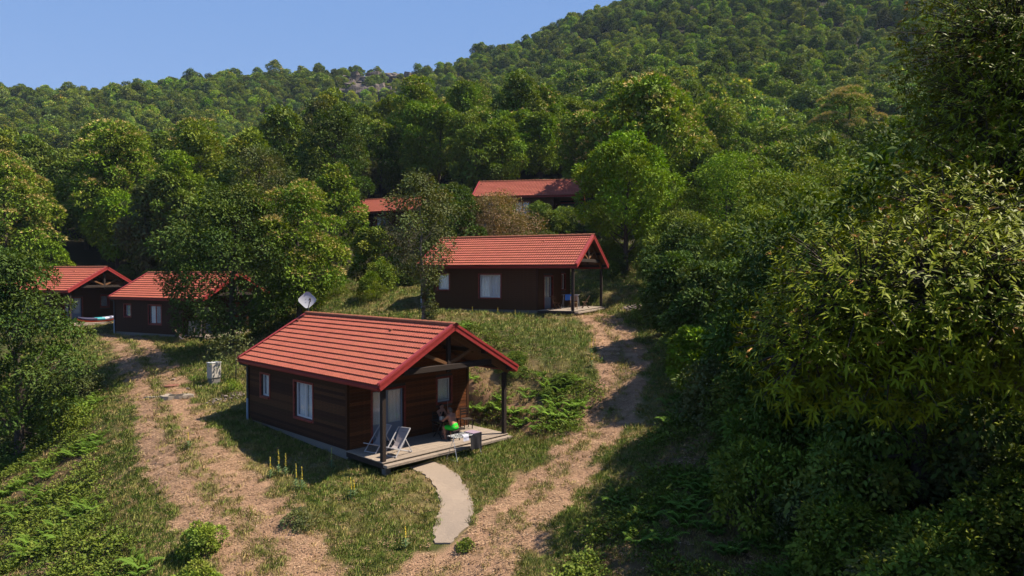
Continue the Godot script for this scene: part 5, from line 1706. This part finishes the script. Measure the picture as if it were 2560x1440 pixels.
func wooden_chair(label: String, pos: Vector3, turn: float, wood: Material) -> Node3D:
	var r := thing("wooden_chair", label, "chair", pos, turn)
	for s in [-1.0, 1.0]:
		var b := MB.new(); b.bar(Vector3(s * 0.2, 0, -0.22), Vector3(s * 0.2, 0.92, -0.26), 0.035, 0.045, Vector3.FORWARD, 0.004); part("back_post", b, wood, r)
		b = MB.new(); b.bar(Vector3(s * 0.2, 0, 0.2), Vector3(s * 0.2, 0.43, 0.2), 0.035, 0.035, Vector3.FORWARD, 0.004); part("leg", b, wood, r)
		b = MB.new(); b.bar(Vector3(s * 0.2, 0.18, -0.22), Vector3(s * 0.2, 0.18, 0.2), 0.02, 0.03); part("stretcher", b, wood, r)
	for i in 5:
		var b := MB.new(); b.box(Vector3(-0.22, 0.432, -0.2 + i * 0.09), Vector3(0.22, 0.452, -0.2 + i * 0.09 + 0.078), Transform3D.IDENTITY, 0.003); part("seat_slat", b, wood, r)
	for i in 3:
		var b := MB.new(); b.box(Vector3(-0.18, 0.58 + i * 0.12, -0.265), Vector3(0.18, 0.66 + i * 0.12, -0.243)); part("back_slat", b, wood, r)
	return r

func folding_chair(label: String, pos: Vector3, turn: float, wood: Material, slat: Material) -> Node3D:
	var r := thing("folding_chair", label, "chair", pos, turn)
	for s in [-1.0, 1.0]:
		var b := MB.new(); b.bar(Vector3(s * 0.22, 0, 0.24), Vector3(s * 0.22, 0.88, -0.30), 0.022, 0.05, Vector3.UP, 0.004); part("back_rail", b, wood, r)
		b = MB.new(); b.bar(Vector3(s * 0.19, 0, -0.26), Vector3(s * 0.19, 0.44, 0.20), 0.022, 0.05, Vector3.UP, 0.004); part("leg", b, wood, r)
	for i in 5:
		var b := MB.new(); b.box(Vector3(-0.2, 0.43, -0.16 + i * 0.075), Vector3(0.2, 0.447, -0.16 + i * 0.075 + 0.06)); part("seat_slat", b, slat, r)
	for i in 2:
		var b := MB.new(); b.bar(Vector3(-0.22, 0.68 + i * 0.13, -0.19 - i * 0.08), Vector3(0.22, 0.68 + i * 0.13, -0.19 - i * 0.08), 0.015, 0.09); part("back_slat", b, slat, r)
	return r

func folding_table(label: String, pos: Vector3, turn: float, lx: float, lz: float, wood: Material) -> Node3D:
	var r := thing("folding_table", label, "table", pos, turn)
	for i in 6:
		var b := MB.new(); b.box(Vector3(-lx, 0.715, lerpf(-lz, lz, i / 6.0) + 0.004), Vector3(lx, 0.74, lerpf(-lz, lz, (i + 1) / 6.0) - 0.004), Transform3D.IDENTITY, 0.003); part("table_slat", b, wood, r)
	for s in [-1.0, 1.0]:
		for d in [-1.0, 1.0]:
			var b := MB.new(); b.bar(Vector3(s * (lx - 0.1 - 0.03 * d), 0, -d * (lz - 0.05)), Vector3(s * (lx - 0.1 - 0.03 * d), 0.71, d * (lz - 0.05)), 0.025, 0.05, Vector3.UP, 0.004); part("leg", b, wood, r)
	return r

func drying_rack(label: String, pos: Vector3, turn: float, wide: float, frame: Material) -> Node3D:
	var r := thing("drying_rack", label, "drying rack", pos, turn)
	for s in [-1.0, 1.0]:
		var x: float = s * wide * 0.5
		for d in [-1.0, 1.0]:
			var b := MB.new(); b.tube([Vector3(x, 0, d * 0.34), Vector3(x * 0.86, 0.96, -d * 0.05)], [0.011, 0.011], 6); part("leg", b, frame, r)
		var b := MB.new(); b.tube([Vector3(x, 0.02, -0.34), Vector3(x, 0.02, 0.34)], [0.01, 0.01], 6); part("foot_bar", b, frame, r)
	for i in 6:
		var z := lerpf(-0.28, 0.28, i / 5.0)
		var b := MB.new(); b.tube([Vector3(-wide * 0.5, 0.95, z), Vector3(wide * 0.5, 0.95, z)], [0.006, 0.006], 5); part("line", b, frame, r)
	for s in [-1.0, 1.0]:
		var b := MB.new(); b.tube([Vector3(s * wide * 0.5, 0.95, -0.29), Vector3(s * wide * 0.5, 0.95, 0.29)], [0.01, 0.01], 6); part("end_bar", b, frame, r)
	return r

# cloth hung over a line at height y: falls f in front (+z) and k behind
func hung_cloth(called: String, label: String, pos: Vector3, turn: float, w: float, f: float, k: float, m: Material, top := 0.0) -> void:
	var b := MB.new()
	var n := 10
	var col: Array = []
	for i in n + 1:
		var x := -w * 0.5 + w * i / n
		var ph := x * 17.0
		var row: Array[Vector3] = []
		for q in [[-k, -top * 0.5 - 0.035], [-k * 0.5, -top * 0.5 - 0.025], [-0.02, -top * 0.5 - 0.012], [0.012, -top * 0.5], [0.014, 0.0], [0.012, top * 0.5], [-0.02, top * 0.5 + 0.012], [-f * 0.5, top * 0.5 + 0.028], [-f, top * 0.5 + 0.045]]:
			var fall: float = -minf(q[0], 0.0)
			row.append(Vector3(x + 0.02 * sin(ph * 0.7) * fall, q[0] + 0.02 * sin(ph) * fall, q[1] + 0.028 * sin(ph) * minf(fall * 2.0, 1.0) * signf(q[1])))
		col.append(row)
	for i in n:
		for j in 8: b.quad(col[i][j], col[i + 1][j], col[i + 1][j + 1], col[i][j + 1])
	var o := part(called, b, m, self)
	o.position = pos; o.rotation.y = turn
	tag(o, label, "laundry")

func build_porch_things() -> void:
	var th := -0.7726    # turn of the nearest cabin; a sitter facing the garden looks along +x of the cabin
	# ---- nearest deck: two deck chairs facing left
	deck_chair("grey sling deck chair beside the front post, nearest of the deck's pair", at(0, -0.42, 0, 2.32), th + 0.28, M.white_frame, M.sling_cloth)
	deck_chair("grey sling deck chair behind the front post, nearer the glazed door", at(0, -1.45, 0, 2.50), th + 0.22, M.white_frame, M.sling_cloth)
	# ---- table, seats, people
	folding_table("dark folding table between the two people on the nearest deck", at(0, -1.42, 0, -1.05), th + PI / 2, 0.55, 0.38, M.dark_wood)
	var r := thing("stool", "low wooden stool under the man in green shorts", "stool", at(0, -0.62, 0, -0.85), th)
	var b := MB.new(); b.box(Vector3(-0.18, 0.40, -0.2), Vector3(0.18, 0.44, 0.2), Transform3D.IDENTITY, 0.006); part("seat", b, M.dark_wood, r)
	for sx in [-1.0, 1.0]:
		for sz in [-1.0, 1.0]:
			b = MB.new(); b.bar(Vector3(sx * 0.15, 0, sz * 0.17), Vector3(sx * 0.13, 0.40, sz * 0.15), 0.035, 0.035, Vector3.FORWARD); part("leg", b, M.dark_wood, r)
	wooden_chair("dark wooden chair with the woman in the black top against the porch wall", at(0, -2.08, 0, -1.25), th + PI / 2 - 0.15, M.dark_wood)
	wooden_chair("empty dark wooden chair at the right end of the porch wall", at(0, -1.95, 0, -2.75), th + PI / 2 - 0.3, M.dark_wood)
	var man := person("bare-backed man in bright green shorts seated with his back to the garden", at(0, -0.62, 0, -0.85), th - PI / 2 + 0.12, {"pelvis": Vector3(0, 0.545, 0), "chest": Vector3(0, 0.92, 0.13), "neck": Vector3(0, 1.10, 0.19), "head": Vector3(0.0, 1.25, 0.27), "look": Vector3(0.05, -0.25, 0.96).normalized(), "shoulder": Vector3(0.185, 1.04, 0.17),
		"elbow": [Vector3(0.30, 0.84, 0.36), Vector3(-0.34, 0.82, 0.30)], "wrist": [Vector3(0.18, 0.79, 0.58), Vector3(-0.22, 0.79, 0.54)], "hand_dir": [Vector3(-0.35, -0.08, 0.93).normalized(), Vector3(0.4, -0.08, 0.9).normalized()], "palm": [Vector3(0, -1, 0), Vector3(0, -1, 0)], "curl": 0.35,
		"knee": [Vector3(0.17, 0.53, 0.44), Vector3(-0.17, 0.53, 0.44)], "ankle": [Vector3(0.16, 0.075, 0.36), Vector3(-0.17, 0.075, 0.34)], "build": 1.06}, M.skin)
	var m := MB.new()
	var pel := Vector3(0, 0.545, 0)
	skin_mesh([[pel + Vector3(0.07, 0, 0), 0.135, pel - Vector3(0.07, 0, 0), 0.135], [pel + Vector3(0.05, 0.10, 0.01), 0.125, pel + Vector3(-0.05, 0.10, 0.01), 0.125], [pel + Vector3(0.09, -0.01, 0.02), 0.118, Vector3(0.145, 0.54, 0.30), 0.10], [pel + Vector3(-0.09, -0.01, 0.02), 0.118, Vector3(-0.145, 0.54, 0.30), 0.10]], 0.016, 0.014, m)
	part("shorts", m, M.green_shorts, man)
	m = MB.new()
	skin_mesh([[Vector3(0, 1.285, 0.235), 0.090, Vector3(0, 1.30, 0.27), 0.085], [Vector3(0, 1.245, 0.205), 0.075, Vector3(0, 1.225, 0.20), 0.07]], 0.010, 0.008, m)
	part("hair", m, M.grey_hair, man)
	var wo := person("woman in a black top seated at the table, hands to her mouth, facing the garden", at(0, -2.02, 0, -1.25), th + PI / 2 - 0.15, {"pelvis": Vector3(0, 0.55, -0.02), "chest": Vector3(0, 0.90, 0.04), "neck": Vector3(0, 1.06, 0.07), "head": Vector3(0, 1.21, 0.11), "look": Vector3(0.0, -0.12, 0.99).normalized(), "shoulder": Vector3(0.155, 1.0, 0.06),
		"elbow": [Vector3(0.19, 0.79, 0.30), Vector3(-0.19, 0.79, 0.30)], "wrist": [Vector3(0.07, 1.02, 0.27), Vector3(-0.07, 1.03, 0.27)], "hand_dir": [Vector3(-0.35, 0.9, -0.15).normalized(), Vector3(0.35, 0.9, -0.15).normalized()], "palm": [Vector3(-0.5, 0, -0.8).normalized(), Vector3(0.5, 0, -0.8).normalized()], "curl": 0.5,
		"knee": [Vector3(0.11, 0.53, 0.42), Vector3(-0.11, 0.53, 0.42)], "ankle": [Vector3(0.10, 0.075, 0.34), Vector3(-0.11, 0.075, 0.36)], "build": 0.86}, M.skin_b)
	m = MB.new()
	skin_mesh([[Vector3(0.06, 0.56, -0.02), 0.112, Vector3(0.07, 0.88, 0.04), 0.108], [Vector3(-0.06, 0.56, -0.02), 0.112, Vector3(-0.07, 0.88, 0.04), 0.108], [Vector3(0.09, 0.94, 0.05), 0.088, Vector3(-0.09, 0.94, 0.05), 0.088]], 0.016, 0.014, m)
	part("top", m, M.black_top, wo)
	m = MB.new()
	skin_mesh([[Vector3(0.08, 0.545, 0), 0.105, Vector3(0.11, 0.535, 0.40), 0.072], [Vector3(-0.08, 0.545, 0), 0.105, Vector3(-0.11, 0.535, 0.40), 0.072], [Vector3(0.11, 0.53, 0.41), 0.066, Vector3(0.105, 0.28, 0.37), 0.058], [Vector3(-0.11, 0.53, 0.41), 0.066, Vector3(-0.11, 0.28, 0.385), 0.058]], 0.016, 0.012, m)
	part("trousers", m, M.khaki, wo)
	m = MB.new()
	skin_mesh([[Vector3(0, 1.25, 0.07), 0.098, Vector3(0, 1.265, 0.10), 0.090], [Vector3(0.05, 1.2, 0.02), 0.06, Vector3(0.04, 1.08, 0.0), 0.045], [Vector3(-0.05, 1.2, 0.02), 0.06, Vector3(-0.04, 1.08, 0.0), 0.045]], 0.011, 0.009, m)
	part("hair", m, M.hair, wo)
	# ---- things on the table
	r = thing("cooking_pot", "small steel pot standing on the dark folding table", "pot", at(0, -1.45, 0.742, -0.85), th)
	b = MB.new(); b.tube([Vector3(0, 0, 0), Vector3(0, 0.02, 0), Vector3(0, 0.13, 0)], [0.10, 0.115, 0.115], 14); part("body", b, M.steel, r)
	b = MB.new(); b.tube([Vector3(0, 0.132, 0), Vector3(0, 0.15, 0), Vector3(0, 0.165, 0)], [0.118, 0.08, 0.02], 14); part("lid", b, M.steel, r)
	for i in 3:
		r = thing("drinking_glass", ["glass nearest the man's right hand on the folding table", "glass beside the steel pot on the folding table", "glass nearest the woman on the folding table"][i], "glass", at(0, [-1.2, -1.5, -1.68][i], 0.742, [-1.25, -1.12, -1.0][i]), 0.0)
		b = MB.new(); b.tube([Vector3(0, 0, 0), Vector3(0, 0.11, 0)], [0.03, 0.037], 10); part("tumbler", b, M.glass, r)
	# ---- cable hanging from the porch window
	b = MB.new(); b.tube([at(0, -2.33, 1.32, -1.95), at(0, -2.32, 0.95, -1.93), at(0, -2.30, 0.78, -2.02), at(0, -2.28, 0.62, -1.88), at(0, -2.2, 0.50, -1.75), at(0, -2.1, 0.42, -1.95)], [0.009, 0.009, 0.009, 0.009, 0.009, 0.009], 6)
	tag(part("power_cable", b, M.white_frame, self), "white cable hanging from the porch window behind the man", "cable")
	# ---- drying rack in front of the deck, half on the grass
	var rk := at(0, 0.74, 0, -0.22)
	rk.y = H(rk.x, rk.z)
	drying_rack("metal drying rack hung with dark laundry in front of the nearest deck", rk, th + PI / 2, 1.35, M.steel)
	var lift := Vector3(0, 0.965, 0)
	var ax := at(0, 1, 0, 0) - at(0, 0, 0, 0)
	var bx := at(0, 0, 0, 1) - at(0, 0, 0, 0)
	hung_cloth("black_towel", "big black towel hanging from the front of the drying rack", rk + lift + ax * 0.27 - bx * 0.36, th + PI / 2, 0.62, 0.62, 0.1, M.black_cloth)
	hung_cloth("mauve_towel", "dull mauve towel draped over the right end of the drying rack", rk + lift + Vector3(0, 0.012, 0) + ax * 0.02 - bx * 0.45, th, 0.56, 0.1, 0.72, M.mauve_cloth, 0.44)
	hung_cloth("white_shirt", "small pale cloth lying over the left part of the drying rack", rk + lift + ax * 0.16 + bx * 0.12, th + PI / 2, 0.30, 0.22, 0.12, M.white_cloth, 0.12)
	hung_cloth("black_shirt", "black cloth over the back lines of the drying rack", rk + lift - ax * 0.25 - bx * 0.42, th + PI / 2, 0.5, 0.3, 0.25, M.black_cloth)
	# ---- the upper cabin's deck
	var t2 := -0.411
	var rc := at(1, -1.05, 0, 0.55)
	drying_rack("white drying rack with a blue towel on the upper cabin's deck", rc, t2 + 0.1, 1.15, M.white_frame)
	hung_cloth("blue_towel", "bright blue towel hanging from the white drying rack", rc + Vector3(-0.2, 0.965, 0.26), t2 + 0.1, 0.42, 0.38, 0.1, M.blue_cloth)
	hung_cloth("grey_towel", "grey towel hanging beside the blue one on the white rack", rc + Vector3(0.32, 0.965, 0.1), t2 + 0.1, 0.36, 0.40, 0.1, M.mauve_cloth)
	folding_chair("orange-brown folding chair in front of the white drying rack", at(1, -0.55, 0, 1.35), t2 + 0.4, M.pale_wood, M.pale_wood)
	folding_chair("brown folding chair by the upper cabin's glazed door", at(1, -1.75, 0, 1.6), t2 + 1.3, M.warm_wood, M.warm_wood)
	folding_chair("pale wooden folding chair right of the upper cabin's front post", at(1, -0.35, 0, -0.55), t2 - 1.2, M.pale_wood, M.pale_wood)
	wooden_chair("dark chair at the back of the upper cabin's deck", at(1, -1.5, 0, -1.2), t2 - 1.4, M.warm_wood)
	# ---- by the dark left cabin
	var t4 := -0.479
	var gp := at(3, -0.75, 0, 4.55); gp.y = H(gp.x, gp.z)
	deck_chair("wooden deck chair with a dark sling on the grass before the dark left cabin", gp, t4 + 2.3, M.pale_wood, M.dark_sling)
	gp = at(3, -2.1, 0, 3.95); gp.y = H(gp.x, gp.z)
	folding_chair("small green-slatted chair left of the wooden deck chair", gp, t4 + 0.5, M.iron, M.green_sling)
	for i in 2:
		r = thing("leaning_board", ["tall beige board leaning beside the left cabin's corner, left of two", "tall beige board by the left cabin's front post, right of two"][i], "board", at(3, -1.55 + i * 0.78, 0.02, 3.22), t4)
		b = MB.new(); b.box(Vector3(-0.36, 0.0, -0.02), Vector3(0.36, 1.15, 0.02), Transform3D(Basis(Vector3.RIGHT, -0.09), Vector3.ZERO), 0.006); part("panel", b, M.beige_panel, r)
		b = MB.new(); b.box(Vector3(-0.34, 0.08, 0.024), Vector3(0.34, 0.14, 0.04), Transform3D(Basis(Vector3.RIGHT, -0.09), Vector3.ZERO)); part("batten", b, M.warm_wood, r)
	folding_table("dark table crowded with dishes on the left cabin's deck", at(3, -0.9, 0, 0.6), t4, 0.55, 0.35, M.dark_wood)
	var gg := RandomNumberGenerator.new(); gg.seed = 12
	for i in 9:
		b = MB.new()
		var hgt := gg.randf_range(0.05, 0.22)
		var rad := gg.randf_range(0.04, 0.1)
		b.tube([Vector3.ZERO, Vector3(0, hgt, 0)], [rad * 0.8, rad], 9)
		var o := part("dish", b, [M.sash, M.white_hull, M.navy, M.steel][gg.randi() % 4], self)
		o.position = at(3, -0.9 + gg.randf_range(-0.45, 0.45), 0.742, 0.6 + gg.randf_range(-0.25, 0.25))
		tag(o, "dish or cup standing on the dark table at the left cabin", "dish", "dishes on the left cabin's table")
	folding_chair("red-brown folding chair behind the table of dishes", at(3, -1.2, 0, -0.6), t4 - 1.0, M.warm_wood, M.warm_wood)
	# ---- inflatable kayak on the farthest left deck
	r = thing("inflatable_kayak", "white, teal and orange inflatable kayak on the farthest left deck", "kayak", at(2, -0.9, 0.0, 0.1), -0.401 + PI / 2 - 0.3)
	var hull := func(y: float, w: float, rad: float, x0: float, x1: float) -> MB:
		var q := MB.new()
		for s in [-1.0, 1.0]:
			var pts := []
			var rd := []
			for i in 13:
				var t := lerpf(x0, x1, i / 12.0)
				pts.append(Vector3(t, y + 0.20 * pow(absf(t) / 1.6, 3.0), s * w * sqrt(maxf(1.0 - pow(t / 1.66, 2.0), 0.0))))
				rd.append(rad * (1.0 - 0.35 * pow(absf(t) / 1.6, 4.0)))
			q.tube(pts, rd, 9)
		return q
	part("floor_tube", hull.call(0.10, 0.28, 0.10, -1.6, 1.6), M.orange_hull, r)
	part("bow_tube", hull.call(0.28, 0.34, 0.13, 0.55, 1.6), M.white_hull, r)
	part("side_tube", hull.call(0.28, 0.34, 0.13, -0.1, 0.55), M.teal_hull, r)
	part("stern_tube", hull.call(0.28, 0.34, 0.13, -1.6, -0.1), M.navy, r)
	b = MB.new(); b.box(Vector3(0.6, 0.36, -0.3), Vector3(1.35, 0.40, 0.3), Transform3D.IDENTITY, 0.015); part("spray_deck", b, M.white_hull, r)
	r = thing("beach_bag", "dark bag with a red and teal top on the farthest left deck", "bag", at(2, -1.3, 0, -1.9), 0.3)
	b = MB.new(); b.box(Vector3(-0.35, 0, -0.2), Vector3(0.35, 0.42, 0.2), Transform3D.IDENTITY, 0.05); part("bag", b, M.navy, r)
	b = MB.new(); b.box(Vector3(-0.3, 0.422, -0.15), Vector3(0.1, 0.47, 0.15), Transform3D.IDENTITY, 0.02); part("red_cloth", b, M.orange_hull, r)
	b = MB.new(); b.box(Vector3(-0.34, 0.2, 0.2), Vector3(0.2, 0.34, 0.215)); part("teal_stripe", b, M.teal_hull, r)
